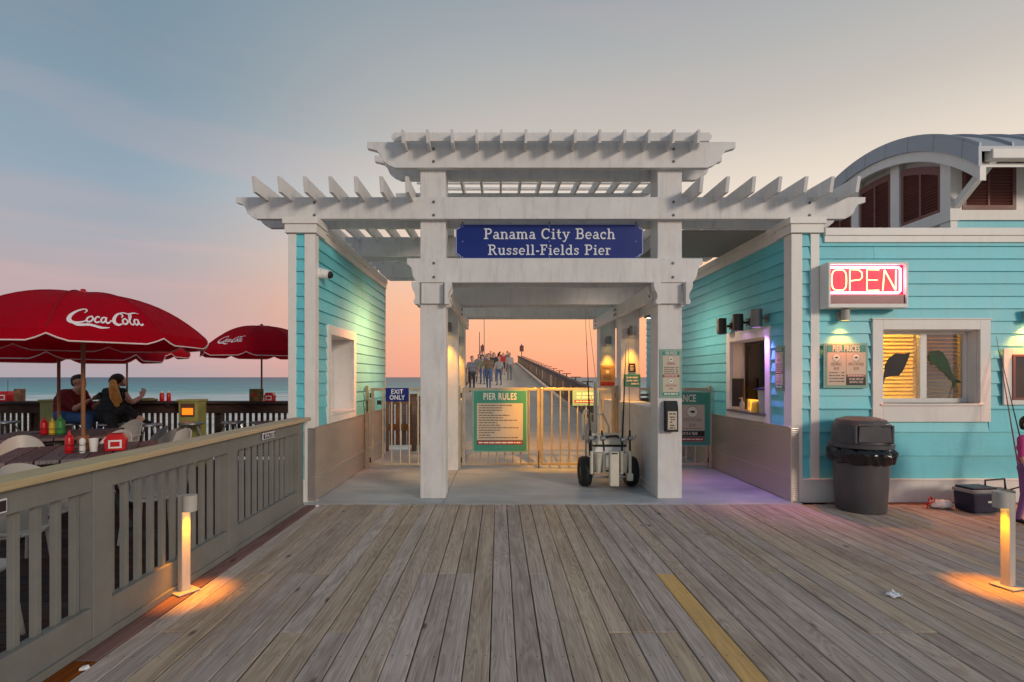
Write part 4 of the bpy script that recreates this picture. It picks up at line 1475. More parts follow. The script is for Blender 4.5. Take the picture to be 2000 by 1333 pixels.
def wall_lamp(label, loc, rz, energy=6, col=AMB, lens=LAMPY, mat=GREYM, r=.05, h=.16, arm=.05, group=None, ang=62, aim=(0, 0, -1)):
    s = root('wall_lamp', label, 'lamp', loc, rz, group)
    part('back_plate', B(-.045, .045, -.015, 0, -.05, .05), mat, s, .003)
    part('arm', M().cyl((0, -.015, 0), (0, -arm - .015, 0), .018, n=10), mat, s)
    yb = -arm - .015 - r
    part('lamp_shade', M().lathe([(r * .8, h / 2), (r, h / 2), (r, -h / 2), (r * .9, -h / 2), (r * .9, -h / 2 + .02)], (0, yb, 0), 20, caps=False).lathe([(.0001, h / 2), (r * .8, h / 2)], (0, yb, 0), 20, caps=False), mat, s)
    part('lens', M().lathe([(.0001, 0), (r * .85, 0)], (0, yb, -h / 2 + .012), 16, caps=False), lens, s)
    if energy:
        spot('lamp_light', (0, yb, -h / 2 - .01), energy, col, ang, .9, .03, parent=s, dirv=aim)
    return s


gA = 'small cylinder lamps on the gateway posts'
wall_lamp('small lit lamp on the middle right gateway post', (2.11, 8.198, 2.23), 0, 60, group=gA)
wall_lamp('small lit lamp on the rear right gateway post', (2.105, 9.898, 2.20), 0, 60, group=gA)
wall_lamp('small lit lamp on the middle left gateway post', (-.80, 8.198, 2.28), 0, 60, group=gA)
wall_lamp('small lit lamp on the rear left gateway post', (-.80, 9.898, 2.22), 0, 60, group=gA)
wall_lamp('added wide lamp on the left side beam, lighting the teal wing wall', (-1.017, 8.35, 2.54), -PI / 2, 230, col=(1, .36, .15), ang=128, aim=(-.10, -1, -.28))  # added fixture, put here to brighten the wing wall
wall_lamp('added wide lamp on the right side beam, lighting the ticket window wall', (2.307, 8.35, 2.54), PI / 2, 45, col=(1, .70, .50), ang=128, aim=(.1, -1, -.2))  # added fixture, put here to brighten the ticket window wall
wall_lamp('small lit lamp under the neon OPEN sign', (4.10, FY - .005, 2.235), 0, 46, (1, .22, .02), r=.045, h=.13, arm=.03, mat=BOLLARD, ang=95)
wall_lamp('lit lamp above the dark menu board at the right edge', (6.335, FY - .005, 2.24), 0, 110, (1, .25, .02), r=.05, h=.14, arm=.02, mat=BOLLARD, ang=110)
gB = 'cylinder lamps above the ticket window'
wall_lamp('leftmost of the three cylinder lamps above the ticket window', (RX, 7.75, 2.27), -PI / 2, 0, r=.07, h=.235, arm=.06, mat=DARKM, lens=DARKM, group=gB)
wall_lamp('middle of the three cylinder lamps above the ticket window', (RX, 7.22, 2.27), -PI / 2, 5, (.75, .35, 1), LAMPV, r=.07, h=.235, arm=.06, mat=DARKM, group=gB)
wall_lamp('rightmost cylinder lamp above the ticket window, glowing violet', (RX, 6.70, 2.27), -PI / 2, 55, (.60, .24, 1), LAMPV, r=.07, h=.235, arm=.06, mat=GREYM, group=gB, ang=95)

# added hidden flood lamp brightening the gates; then ticket office lamps (lit window)
s = root('added_beam_lamp', 'added amber flood lamp hidden behind the front collar beam, aimed at the gates', 'lamp', (.95, 6.70, 2.80), 0)
part('bracket', B(-.03, .03, -.045, .0, -.03, .05), DARKM, s)
part('lamp_shade', M().cyl((0, .0, 0), (0, .10, -.08), .045, .05, 16), DARKM, s)
part('lens', M().cyl((0, .1005, -.0805), (0, .104, -.084), .043, .043, 16), LAMPY, s)
spot('added_beam_lamp_light', (0, .12, -.10), 520, (1, .43, .03), 50, .8, .04, parent=s, dirv=(0, 1.65, -1.62))
il = bpy.data.lights.new('office_lamp', 'POINT')
il.energy = 260
il.color = (1, .68, .10)
il.shadow_soft_size = .15
io = bpy.data.objects.new('office_lamp', il)
C.objects.link(io)
io.location = (RX + .75, 8.4, 2.7)
il2 = il.copy()
il2.energy = 42
io2 = bpy.data.objects.new('office_lamp', il2)
C.objects.link(io2)
io2.location = (5.62, 6.95, 2.75)

# security camera on the left wall
s = root('security_camera', 'white dome security camera on the teal left wall', 'camera', (LX1 + .004, 6.30, 2.78), PI / 2)
part('mount', M().cyl((0, 0, 0), (0, -.03, 0), .065, n=20), BRIGHTW, s)
part('housing', M().cyl((0, -.03, 0), (0, -.12, -.02), .058, n=20), BRIGHTW, s)
part('dome', M().ball((0, -.125, -.022), .046), BLACKP, s)

# menu board at right
s = root('menu_board', 'dark menu board in a white frame at the right edge', 'menu board', (6.75, FY - .02, 1.17), 0)
part('frame', M().box(-.72, -.62, -.02, 0, 0, .67).box(.62, .72, -.02, 0, 0, .67).box(-.62, .62, -.02, 0, 0, .06).box(-.62, .62, -.02, 0, .60, .67), TRIM, s, .003)
part('inner_frame', M().box(-.62, -.59, -.03, -.0, .06, .60).box(.59, .62, -.03, 0, .06, .60).box(-.59, .59, -.03, 0, .06, .085).box(-.59, .59, -.03, 0, .575, .60), MAROON, s)
part('board', B(-.59, .59, -.012, 0, .085, .575), SDARK, s)
part('print', bars([(-.42, .4, .51), (-.38, .3, .47), (-.42, .3, .43), (-.47, .3, .39)], .010, -.0135, 3), SPRINT, s)
rg = M().ribbon(circ(-.30, .22, .10, .10, 0, 360, 26), .008, -.0135)
rg.open = True
part('emblem_ring', rg, SPRINT, s)


# ------------------------------------------------------------------ gates
def gate_leaf(name, label, x0, x1, bars_n, hinge_left, latch=False):
    w = x1 - x0
    s = root(name, label, 'gate', (x0, GY, 0), 0, 'tubular metal gates across the gateway')
    part('frame', M().box(0, .045, -.02, .02, .055, 1.325).box(w - .045, w, -.02, .02, .055, 1.325).box(.045, w - .045, -.02, .02, 1.28, 1.325).box(.045, w - .045, -.02, .02, .055, .095), GATE, s, .004)
    for k in range(1, bars_n + 1):
        x = .045 + (w - .09) * k / (bars_n + 1)
        part('bar', M().cyl((x, 0, .095), (x, 0, 1.28), .0125, n=8), GATE, s)
    hx = -.012 if hinge_left else w + .012
    for z in (.14, 1.2):
        part('hinge', M().cyl((hx, -.015, z - .04), (hx, -.015, z + .04), .014, n=10), DARKM, s)
    return s


g1 = gate_leaf('pier_gate', 'left leaf of the main double gate, carrying the pier rules sign', -.60, .672, 8, True)
part('drop_bolt', M().cyl((1.255, -.03, .0), (1.255, -.03, .30), .007, n=8), DARKM, g1)
g2 = gate_leaf('pier_gate', 'right leaf of the main double gate, carrying the pale green notice', .685, 1.90, 7, False)
g3 = gate_leaf('side_gate', 'narrow left side gate with the blue exit only sign', -2.09, -.99, 6, True)
part('lock_box', B(-.075, .035, -.03, .03, .93, 1.13), GATE, g3, .004)
part('push_pad', B(.10, .17, -.03, -.005, 1.05, 1.12), DARKM, g3, .003)
g4 = gate_leaf('side_gate', 'right side gate behind the entrance sign', 2.28, 3.42, 6, False)
for (x, lab) in ((-.645, 'slim steel hinge post of the left main gate leaf'), (1.93, 'slim steel hinge post of the right main gate leaf'), (-2.16, 'slim steel hinge post against the left wing wall'), (3.46, 'slim steel hinge post against the ticket building')):
    single('gate_post', B(-.022, .022, -.03, .03, .005, 1.36), GATE, lab, 'gate post', (x, GY, 0), 0, 'steel gate hinge posts', .003)

# ------------------------------------------------------------------ pier beyond
PS = .0585


def pz(y):
    return .01 if y < 10.62 else .01 + PS * (y - 10.6)


PXL, PXR, PYE = -1.75, 2.62, 70
pdk = M()
n = 700
for k in range(n):
    ya = 10.6 + (PYE - 10.6) * k / n
    yb = ya + (PYE - 10.6) / n - .008
    pdk.box(PXL - .1, PXR + .1, ya, yb, pz(ya) - .05 - .1, pz(ya) - .1)
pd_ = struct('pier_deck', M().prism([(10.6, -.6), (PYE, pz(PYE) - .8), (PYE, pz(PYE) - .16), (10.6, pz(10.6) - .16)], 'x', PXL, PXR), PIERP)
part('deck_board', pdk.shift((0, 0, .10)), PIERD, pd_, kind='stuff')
# level end of pier beyond the crest
pdk2 = M().box(PXL - .1, PXR + .1, PYE, 400, pz(PYE) - .5, pz(PYE) + .0)
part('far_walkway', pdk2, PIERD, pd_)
pil = M()
pm_ = wroot('pier_substructure', 'timber piles carrying the long fishing pier', 'pier', ((PXL + PXR) / 2, 20, -5.5))
for yy in range(14, 400, 9):
    for x in (PXL + .3, PXR - .3):
        zt = pz(min(yy, PYE)) - .3
        part('pile', M().cyl((x, yy, -6.5), (x, yy, zt), .17, n=8), PIERP, pm_)


def pier_rail(label, x, y0, ys, sgn):
    s = wroot('pier_railing', label, 'railing', (x, y0, pz(y0)))
    H = .92

    def P(yy, dz):
        return (x, yy, pz(yy) + dz)
    post_me = B(-.045, .045, -.045, .045, -.2, H).mesh('post', [PIERP])
    tray_me = B(-.16, .16, -.13, .13, 0, .03).mesh('cutting_board', [PIERW])
    ro = WORLD[s.name]
    y = ys
    ps = []
    while y < PYE:
        ps.append(y)
        link('post', post_me, s, Vector((x, y, pz(y))) - ro)
        if y < 60:
            link('cutting_board', tray_me, s, Vector((x + sgn * .10, y - .3, pz(y) + H + .10)) - ro)
            part('board_leg', B(x + sgn * .10 - .02, x + sgn * .10 + .02, y - .32, y - .28, pz(y) + H, pz(y) + H + .1), PIERW, s)
        y += 2.4
    part('top_rail', M().bar(P(y0, H + .02), P(PYE, H + .02), .16, .04), PIERW, s)
    part('upper_rail', M().bar((x - sgn * .03, y0, pz(y0) + H - .09), (x - sgn * .03, PYE, pz(PYE) + H - .09), .035, .13), PIERW, s)
    part('lower_rail', M().bar((x - sgn * .03, y0, pz(y0) + .13), (x - sgn * .03, PYE, pz(PYE) + .13), .035, .13), PIERW, s)
    pk = B(-.018, .018, -.03, .03, .10, H - .03).mesh('picket', [PIERW])
    far = M()
    y = y0 + .1
    cnt = 0
    while y < PYE:
        if cnt < 230:
            link('picket', pk, s, Vector((x + sgn * .02, y, pz(y))) - ro)
        else:
            far.box(x, x + .036, y - .03, y + .03, pz(y) + .1, pz(y) + H - .03)
        y += .145
        cnt += 1
    part('picket', far, PIERW, s, kind='stuff')
    return s


pier_rail('right hand railing of the pier with cutting boards on its posts', PXR, 10.7, 11.2, 1)
pier_rail('left hand railing of the pier with cutting boards on its posts', PXL, 10.7, 11.2, -1)
# return rails at the shore end of the pier, seen through the exit gate
s = wroot('return_railing', 'short brown timber railing behind the exit gate', 'railing', (-2.0, 10.4, 0))
for x in (-2.28, -1.72):
    part('post', B(x - .045, x + .045, 10.35, 10.44, 0, 1.12), PIERW, s, .004)
part('top_rail', B(-2.36, -1.64, 10.31, 10.48, 1.12, 1.16), PIERW, s)
part('upper_rail', B(-2.235, -1.765, 10.37, 10.41, .95, 1.08), PIERW, s)
part('middle_rail', B(-2.235, -1.765, 10.37, 10.41, .42, .55), PIERW, s)
for x in (-2.17, -2.045, -1.92, -1.81):
    part('picket', B(x - .052, x + .042, 10.415, 10.44, .12, .95), PIERW, s)
s = wroot('return_railing', 'short brown timber railing behind the entrance gate', 'railing', (3.0, 10.4, 0))
for x in (2.72, 3.3):
    part('post', B(x - .045, x + .045, 10.35, 10.44, 0, 1.12), PIERW, s, .004)
part('top_rail', B(2.66, 3.4, 10.31, 10.48, 1.12, 1.16), PIERW, s)
part('upper_rail', B(2.765, 3.255, 10.37, 10.41, .95, 1.08), PIERW, s)
for x in (2.83, 2.95, 3.07, 3.19):
    part('picket', B(x - .052, x + .042, 10.415, 10.44, .12, .95), PIERW, s)

# pier lamps/boxes at the crest and flag poles
for (x, lab) in ((-1.95, 'square lamp head on a post, left side of the pier crest'), (2.78, 'square lamp head on a post, right side of the pier crest')):
    s = root('pier_lamp', lab, 'lamp post', (x, 62, pz(62)), 0, 'lamp posts at the pier crest')
    part('post', M().cyl((0, 0, 0), (0, 0, 1.6), .05, n=8), DARKM, s)
    part('lamp_head', B(-.24, .24, -.24, .24, 1.6, 2.25), MAROON, s, .03)
    part('cap', M().lathe([(.26, 0), (.05, .12), (.02, .3)], (0, 0, 2.25), 10), DARKM, s)
single('flag_pole', M().tube([(0, 0, 0), (0, 0, 9.5)], [.06, .03], 8), GREYM, 'tall bare pole standing left on the pier crest', 'pole', (-1.72, 61, pz(61)))
single('flag_pole', M().tube([(0, 0, 0), (0, 0, 3.9)], [.06, .04], 8), DARKM, 'shorter dark pole left of the tall one on the pier', 'pole', (-2.25, 60, pz(60)))


# ------------------------------------------------------------------ near grey railing
nr = wroot('grey_railing', 'grey railing with tan cap separating boardwalk and dining deck', 'railing', (-2.3, 3.5, 0))
RXF = -2.255
for y in (-1.30, .10, 1.50, 2.92, 4.355, 5.84):
    part('post', B(RXF - .085, RXF, y - .07, y + .07, -.05, .985), GREY, nr, .003)
ys = (-1.30, .10, 1.50, 2.92, 4.355, 5.84)
for a, b_ in zip(ys[:-1], ys[1:]):
    part('upper_rail', B(RXF - .04, RXF - .006, a + .072, b_ - .072, .865, .985), GREY, nr, .003)
    part('lower_rail', B(RXF - .04, RXF - .006, a + .072, b_ - .072, .045, .215), GREY, nr, .003)
    part('lower_ledge', B(RXF - .095, RXF - .042, a + .072, b_ - .072, .165, .20), GREY, nr, .003)
    npk = 11
    for k in range(npk):
        y = a + .07 + (b_ - a - .14) * (k + .5) / npk
        part('picket', B(RXF - .079, RXF - .044, y - .0165, y + .0165, .20, .985), GREY, nr, .002)
part('skirt_board', B(RXF - .03, RXF + .012, -1.3, 5.90, .002, .045), GREY, nr, .003)
for a, b_ in ((-1.5, 1.0), (1.003, 3.20), (3.203, 6.02)):
    part('cap_rail', B(-2.40, -2.205, a, b_, .988, 1.028), CAPW, nr, .006)


# ------------------------------------------------------------------ bollard lights
def bollard(label, loc, rz):
    s = root('bollard_light', label, 'bollard', loc, rz, 'bollard lights on the boardwalk')
    part('post', B(-.030, .030, -.030, .030, .012, .675), BOLLARD, s, .006)
    part('base_plate', B(-.075, .075, -.075, .075, .004, .014), BOLLARD, s, .003)
    part('lamp_head', M().lathe([(.0001, .685), (.046, .685), (.046, .575), (.040, .575), (.040, .61), (.0001, .61)], (.072, 0, 0), 24, caps=False), BOLLARD, s)
    part('lens', M().lathe([(.0001, 0), (.039, 0)], (.072, 0, .602), 20, caps=False), LAMPY, s)
    spot('bollard_lamp', (.072, 0, .585), 40, (1, .31, .0), 64, 1.0, .02, parent=s, dirv=(.03, 0, -1))
    return s


bollard('grey bollard light glowing orange beside the grey railing', (-2.20, 3.58, 0), R(-30))
bollard('bollard light glowing orange at the right edge of the boardwalk', (3.64, 3.66, 0), R(195))

# ------------------------------------------------------------------ litter bin
s = root('litter_bin', 'round charcoal litter bin with domed lid and black liner', 'bin', (4.10, 5.80, 0), R(-8))
s.scale = (.95, .95, .96)
part('bin_body', M().lathe([(.245, .0), (.255, .012), (.275, .35), (.292, .66), (.305, .66), (.305, .70)], n=40), GREYP, s)
bagm = M()
nb = 72
prof = [(.310, .745), (.322, .72), (.345, .70), (.346, .665), (.332, .62), (.318, .575), (.298, .565)]
vs = []
for i_, (r, z) in enumerate(prof):
    for k in range(nb):
        a = 2 * PI * k / nb
        w = mnoise.noise(Vector((math.cos(a) * 5, math.sin(a) * 5, z * 14))) * .030 + .008 * math.sin(a * 23 + z * 40)
        zz = z + (.03 * mnoise.noise(Vector((math.cos(a) * 3, math.sin(a) * 3, 7))) if i_ > 3 else 0)
        vs.append(((r + w * (0.2 if i_ == 0 else 1)) * math.cos(a), (r + w) * math.sin(a), zz))
bagm.add(vs, [(i_ * nb + k, i_ * nb + (k + 1) % nb, (i_ + 1) * nb + (k + 1) % nb, (i_ + 1) * nb + k) for i_ in range(len(prof) - 1) for k in range(nb)], True)
bagm.open = True
part('liner', bagm, BAG, s)
lid = part('lid', M().lathe([(.315, .745), (.330, .75), (.330, .79), (.300, .80), (.292, .95), (.285, 1.01), (.25, 1.065), (.15, 1.095), (.0001, 1.10)], n=40, caps=False), GREYP, s)
part('flap', M().prism([(-.175, .825), (.175, .825), (.165, 1.00), (-.165, 1.00)], 'y', -.300, -.20), paint('grey swing flap', (.085, .08, .085), .4), lid, .006)
part('flap_frame', M().box(-.205, -.18, -.288, -.2, .81, 1.02).box(.18, .205, -.288, -.2, .81, 1.02).box(-.18, .18, -.288, -.2, 1.005, 1.03), GREYP, lid, .004)

# cooler, red toy, bags near the right wall
s = root('cooler_box', 'small navy cool box with grey lid beside the right wall', 'cool box', (5.33, 5.72, 0), .12)
part('body', M().prism([(-.145, .01), (.145, .01), (.165, .22), (-.165, .22)], 'y', -.11, .11), NAVY, s, .012)
part('lid', B(-.172, .172, -.12, .12, .222, .262), paint('grey lid', (.25, .26, .28), .5), s, .01)
part('lid_top', B(-.155, .155, -.10, .10, .262, .285), NAVY, s, .008)
part('label_tag', B(.02, .07, -.1145, -.111, .12, .14), BRIGHTW, s)
s = root('tackle_bag', 'dark tackle box with raised handle beside the cool box', 'tackle box', (5.62, 5.80, 0), -.1)
part('body', B(-.12, .14, -.10, .10, .0, .24), GREYP, s, .012)
part('handle', M().tube([(-.10, 0, .24), (-.10, 0, .33), (.10, 0, .35), (.11, 0, .24)], .010, 8), BLACKP, s)
part('strap', M().tube([(.12, -.05, .24), (.2, -.1, .29), (.26, -.13, .22)], .008, 8), BLACKP, s)
s = root('fishing_reel_bag', 'crumpled white plastic bag lying by the cool box', 'bag', (5.06, 5.86, 0))
m = M().ball((0, 0, .05), (.13, .09, .055), 18, 10)
m.v = [(x + .02 * mnoise.noise(Vector((x * 20, y * 20, z * 20))), y, max(.0, z + .03 * mnoise.noise(Vector((x * 14, y * 14, z * 14 + 5))))) for x, y, z in m.v]
part('bag_body', m, BRIGHTW, s)
s = root('red_toy', 'red bent wire holder lying on the deck near the wall', 'holder', (4.93, 5.85, 0), .4)
part('wire_loop', M().tube([(math.cos(a * .5) * .05, math.sin(a * .5) * .035, .01 + .008 * a) for a in range(0, 14)], .008, 6), REDP, s)
part('spike', M().tube([(-.06, 0, .0), (-.02, 0, .12), (.05, .02, .13), (.07, 0, .0)], .007, 6), REDP, s)

m = M()
random.seed(3)
vs = []
for k in range(9):
    for j in range(6):
        vs.append((-.045 + .09 * k / 8 + random.uniform(-.004, .004), -.03 + .06 * j / 5 + random.uniform(-.004, .004), .004 + abs(mnoise.noise(Vector((k * .7, j * .9, 1)))) * .035))
m.add(vs, [(k * 6 + j, (k + 1) * 6 + j, (k + 1) * 6 + j + 1, k * 6 + j + 1) for k in range(8) for j in range(5)])
m.open = True
single('crumpled_paper', m, PAPER, 'small crumpled white paper lying on the boardwalk', 'litter', (2.70, 3.50, .004), .4)


# ------------------------------------------------------------------ umbrellas
def canz(t):
    return -(abs(t) ** 2.5)


SCR = [  # cursive strokes: ([(x, z)...], width)
    ([(1.55, 1.35), (1.75, 1.62), (1.60, 1.86), (1.15, 1.78), (.62, 1.35), (.32, .80), (.40, .35), (.85, .12), (1.5, .20), (1.95, .42)], [.08, .14, .16, .18, .26, .34, .32, .22, .16, .10]),
    ([(.55, .22), (1.3, -.08), (2.3, -.02), (3.3, -.25), (4.1, -.22)], [.10, .22, .20, .18, .06]),
    ([(2.35, .95), (2.05, .80), (1.92, .50), (2.05, .28), (2.35, .36), (2.52, .68), (2.35, .95)], .16),
    ([(3.15, .86), (2.95, .95), (2.75, .75), (2.70, .45), (2.88, .26), (3.2, .38)], .16),
    ([(3.75, .90), (3.45, .85), (3.30, .52), (3.45, .27), (3.72, .50), (3.85, .95)], .15),
    ([(3.84, .92), (3.78, .45), (3.95, .26), (4.18, .42)], .15),
    ([(4.18, .52), (4.50, .56)], .14),
    ([(5.45, 1.05), (5.70, 1.30), (5.45, 1.62), (5.0, 1.35), (4.65, .85), (4.62, .40), (4.95, .15), (5.4, .30)], [.08, .14, .18, .22, .30, .30, .22, .10]),
    ([(5.15, 1.50), (5.8, 1.75), (6.5, 1.62), (7.2, 1.80), (7.75, 1.70)], [.06, .14, .16, .14, .05]),
    ([(5.85, .92), (5.58, .78), (5.48, .48), (5.62, .26), (5.90, .38), (6.02, .70), (5.85, .92)], .16),
    ([(6.10, .55), (6.55, 1.15), (6.70, 1.60), (6.52, 1.60), (6.30, .90), (6.28, .40), (6.45, .26), (6.62, .40)], .14),
    ([(7.15, .92), (6.85, .85), (6.70, .52), (6.85, .27), (7.12, .50), (7.25, .95)], .15),
    ([(7.24, .92), (7.18, .45), (7.35, .26), (7.60, .42)], .15),
]


def spline(pts, n=5):
    o = []
    P_ = [pts[0]] + list(pts) + [pts[-1]]
    for i_ in range(1, len(P_) - 2):
        for k in range(n):
            t = k / n
            q = []
            for d in range(len(pts[0])):
                p0, p1, p2, p3 = P_[i_ - 1][d], P_[i_][d], P_[i_ + 1][d], P_[i_ + 2][d]
                q.append(.5 * ((2 * p1) + (-p0 + p2) * t + (2 * p0 - 5 * p1 + 4 * p2 - p3) * t * t + (-p0 + 3 * p1 - 3 * p2 + p3) * t ** 3))
            o.append(tuple(q))
    o.append(tuple(pts[-1]))
    return o


def umbrella(label, loc, Rr, top_z, rz, logo_angles, pole_from=-.0, drop=.48, valance=.12):
    s = root('umbrella', label, 'umbrella', loc, rz, 'red logo umbrellas over the dining deck')
    H = drop
    zt = top_z - loc[2]
    NS, NR = 96, 20

    def rad(th):
        # ribs at multiples of 45 degrees, slack between
        ph = (math.degrees(th) % 45) / 45
        sl = 4 * ph * (1 - ph)
        return Rr * (1 - .045 * sl), sl

    def surf(th, t):
        r, sl = rad(th)
        z = zt + H * canz(t) - .018 * sl * math.sin(PI * t) * Rr
        return Vector((r * t * math.cos(th), r * t * math.sin(th), z))
    cm = M()
    vs = []
    for i_ in range(NR + 1):
        t = max(.004, i_ / NR)
        for k in range(NS):
            vs.append(surf(2 * PI * k / NS, t))
    for k in range(NS):
        th = 2 * PI * k / NS
        r, sl = rad(th)
        dd_ = valance * (.40 + .60 * min(1, sl * 2.2) ** 1.3)
        b_ = surf(th, 1)
        vs.append(Vector((b_.x * 1.004, b_.y * 1.004, b_.z - dd_)))
    cm.add(vs, [(i_ * NS + k, i_ * NS + (k + 1) % NS, (i_ + 1) * NS + (k + 1) % NS, (i_ + 1) * NS + k) for i_ in range(NR + 1) for k in range(NS)], True)
    cm.open = True
    cano = part('canopy', cm, RED, s)
    for k in range(8):
        th = PI / 4 * k
        part('seam', M().tube([surf(th, .03 + .96 * q / 12) + Vector((0, 0, .002)) for q in range(13)], .0045, 5), SEAM, cano)
    rim = [vs[(NR + 1) * NS + k] for k in range(NS)]
    part('piping', M().tube(rim + [rim[0], rim[1]], .007, 6, caps=False), PIPING, cano)
    for k in range(8):
        th = PI / 4 * k
        part('rib', M().tube([surf(th, .05) - Vector((0, 0, .02)), surf(th, .5) - Vector((0, 0, .02)), surf(th, .8) - Vector((0, 0, .015)), surf(th, .995) - Vector((0, 0, .008))], .006, 6), DARKM, s)
        part('stretcher', M().tube([(0.02 * math.cos(th), .02 * math.sin(th), zt - .42), surf(th, .5) - Vector((0, 0, .025))], .005, 6), DARKM, s)
    part('pole', M().cyl((0, 0, pole_from), (0, 0, zt + .0), .019 if Rr > 1 else .015, n=12), POLE, s)
    part('finial', M().lathe([(.07, -.01), (.05, .012), (.02, .02), (.024, .035), (.0001, .045)], (0, 0, zt), 14), REDP, s)
    part('hub', M().cyl((0, 0, zt - .46), (0, 0, zt - .38), .03, n=12), DARKM, s)
    for la, lw in logo_angles:
        lg = M()
        kk = 0
        for pts, w in SCR:
            ws = w if isinstance(w, list) else [w] * len(pts)
            q = spline([(p_[0], p_[1], w_) for p_, w_ in zip(pts, ws)], 4)
            tmp = M().ribbon([(p_[0], p_[1]) for p_ in q], [p_[2] * 1.15 for p_ in q], 0)
            vv = []
            for (x, _, z) in tmp.v:
                u = (x + .22 * z - 4.0) / 7.6         # -.5 .. .5
                t = (.915 if Rr > 1.05 else .86) - (z - .4) * .055 * (lw / .30)
                th = la + u * lw / (Rr * .78) * 1.0
                p_ = surf(th, t)
                nrm = Vector((math.cos(th) * .6, math.sin(th) * .6, .8)).normalized()
                vv.append(p_ + nrm * (.004 + .0003 * (kk % 5)))
            lg.add(vv, tmp.f)
            kk += 1
        lg.open = True
        part('logo_print', lg, LOGO, cano)
    return s


def ang_to_cam(loc, off=0):
    return math.atan2(-loc[1], -loc[0]) + off


UM = [((-4.22, 5.20, .76), 1.10, 2.355, 'largest red umbrella over the near slatted table, its logo facing the boardwalk', .62, .34, .45, .10),
      ((-5.80, 6.75, .76), 1.17, 2.32, 'red umbrella half hidden behind the largest one, over the second table', .5, .34, .48, .13),
      ((-6.57, 9.05, 1.08), .96, 2.40, 'small red umbrella above the seated woman at the bar rail', .6, .28, .46, .09),
      ((-4.19, 9.05, 1.08), .98, 2.40, 'small red umbrella at the bar rail beside the teal wall', -.55, .28, .46, .09)]
for (loc, rr_, zt, lab, offa, lw, dr, va) in UM:
    a = ang_to_cam(loc)
    th = a + (.175 if 'largest red' in lab else (-.62 if 'beside the teal' in lab else .3))
    ribrot = th - R(22.5)          # a panel centre under the logo
    umbrella(lab, loc, rr_, zt, ribrot, [(R(22.5), .50 if rr_ > 1 else .42), (R(22.5) + PI, .50 if rr_ > 1 else .42)], 0, dr, va)


# ------------------------------------------------------------------ tables and chairs
def table(label, loc, rz, W_=1.25):
    s = root('slatted_table', label, 'table', loc, rz, 'slatted dining tables')
    n_ = 7
    sw = W_ / n_
    me = B(-sw / 2 + .006, sw / 2 - .006, -W_ / 2, W_ / 2, .72, .755).mesh('slat', [TABLEW])
    for k in range(n_):
        link('slat', me, s, (-W_ / 2 + sw * (k + .5), 0, 0), .004)
    part('frame', M().box(-W_ / 2 + .08, W_ / 2 - .08, -.42, -.36, .66, .72).box(-W_ / 2 + .08, W_ / 2 - .08, .36, .42, .66, .72).box(-.04, .04, -.36, .36, .66, .72), DARKM, s)
    for sx_ in (-1, 1):
        for sy_ in (-1, 1):
            part('leg', M().bar((sx_ * .08, sy_ * .08, .66), (sx_ * .42, sy_ * .42, 0.0), .05, .05), DARKM, s)
    return s


table('near slatted table in front of the grey railing, under the largest umbrella', (-4.22, 5.20, 0), R(32))
table('second slatted table with green and red condiments, behind the near one', (-5.80, 6.75, 0), R(28))


def chair_proto(label, loc, rz, mat, group, name='plastic_chair'):
    s = root(name, label, 'chair', loc, rz, group)
    m = M()
    n_ = 12
    # seat: rounded slab
    pts = [(.22 * math.copysign(abs(math.cos(a)) ** .6, math.cos(a)), .22 * math.copysign(abs(math.sin(a)) ** .6, math.sin(a))) for a in [2 * PI * k / 24 for k in range(24)]]
    part('seat', M().prism(pts, 'z', .425, .45), mat, s, .008)
    # curved rounded back
    bk = M()
    NA, NZ = 16, 8
    vs = []
    for sd_, rr2 in ((0, .235), (1, .222)):
        for j in range(NZ + 1):
            for k in range(NA + 1):
                a = R(20) + R(140) * k / NA
                f = math.sin(PI * (k / NA))
                ztop = .50 + .36 * (f ** .45)
                z = .47 + (ztop - .47) * j / NZ
                lean = (z - .45) * .20
                vs.append((rr2 * math.cos(a) * 1.05, (rr2 * math.sin(a) * .95 + lean), z))
    q = (NA + 1) * (NZ + 1)
    fs = []
    for sd_ in (0, 1):
        for j in range(NZ):
            for k in range(NA):
                b0 = sd_ * q + j * (NA + 1) + k
                fs.append((b0, b0 + 1, b0 + NA + 2, b0 + NA + 1))
    rim = [j * (NA + 1) for j in range(NZ + 1)] + [NZ * (NA + 1) + k for k in range(1, NA + 1)] + [j * (NA + 1) + NA for j in range(NZ - 1, -1, -1)] + [k for k in range(NA - 1, 0, -1)]
    for i_ in range(len(rim)):
        a_, b_ = rim[i_], rim[(i_ + 1) % len(rim)]
        fs.append((a_, b_, b_ + q, a_ + q))
    bk.add(vs, fs, True)
    part('backrest', bk, mat, s)
    for sx_ in (-1, 1):
        part('leg', M().tube([(sx_ * .17, -.16, .43), (sx_ * .21, -.21, 0)], [.016, .012], 8), mat, s)
        part('leg', M().tube([(sx_ * .17, .15, .43), (sx_ * .21, .22, 0)], [.016, .012], 8), mat, s)
        part('arm', M().tube([(sx_ * .20, -.12, .44), (sx_ * .245, -.12, .60), (sx_ * .245, .02, .64), (sx_ * .235, .14, .64)], .012, 8), mat, s)
    return s


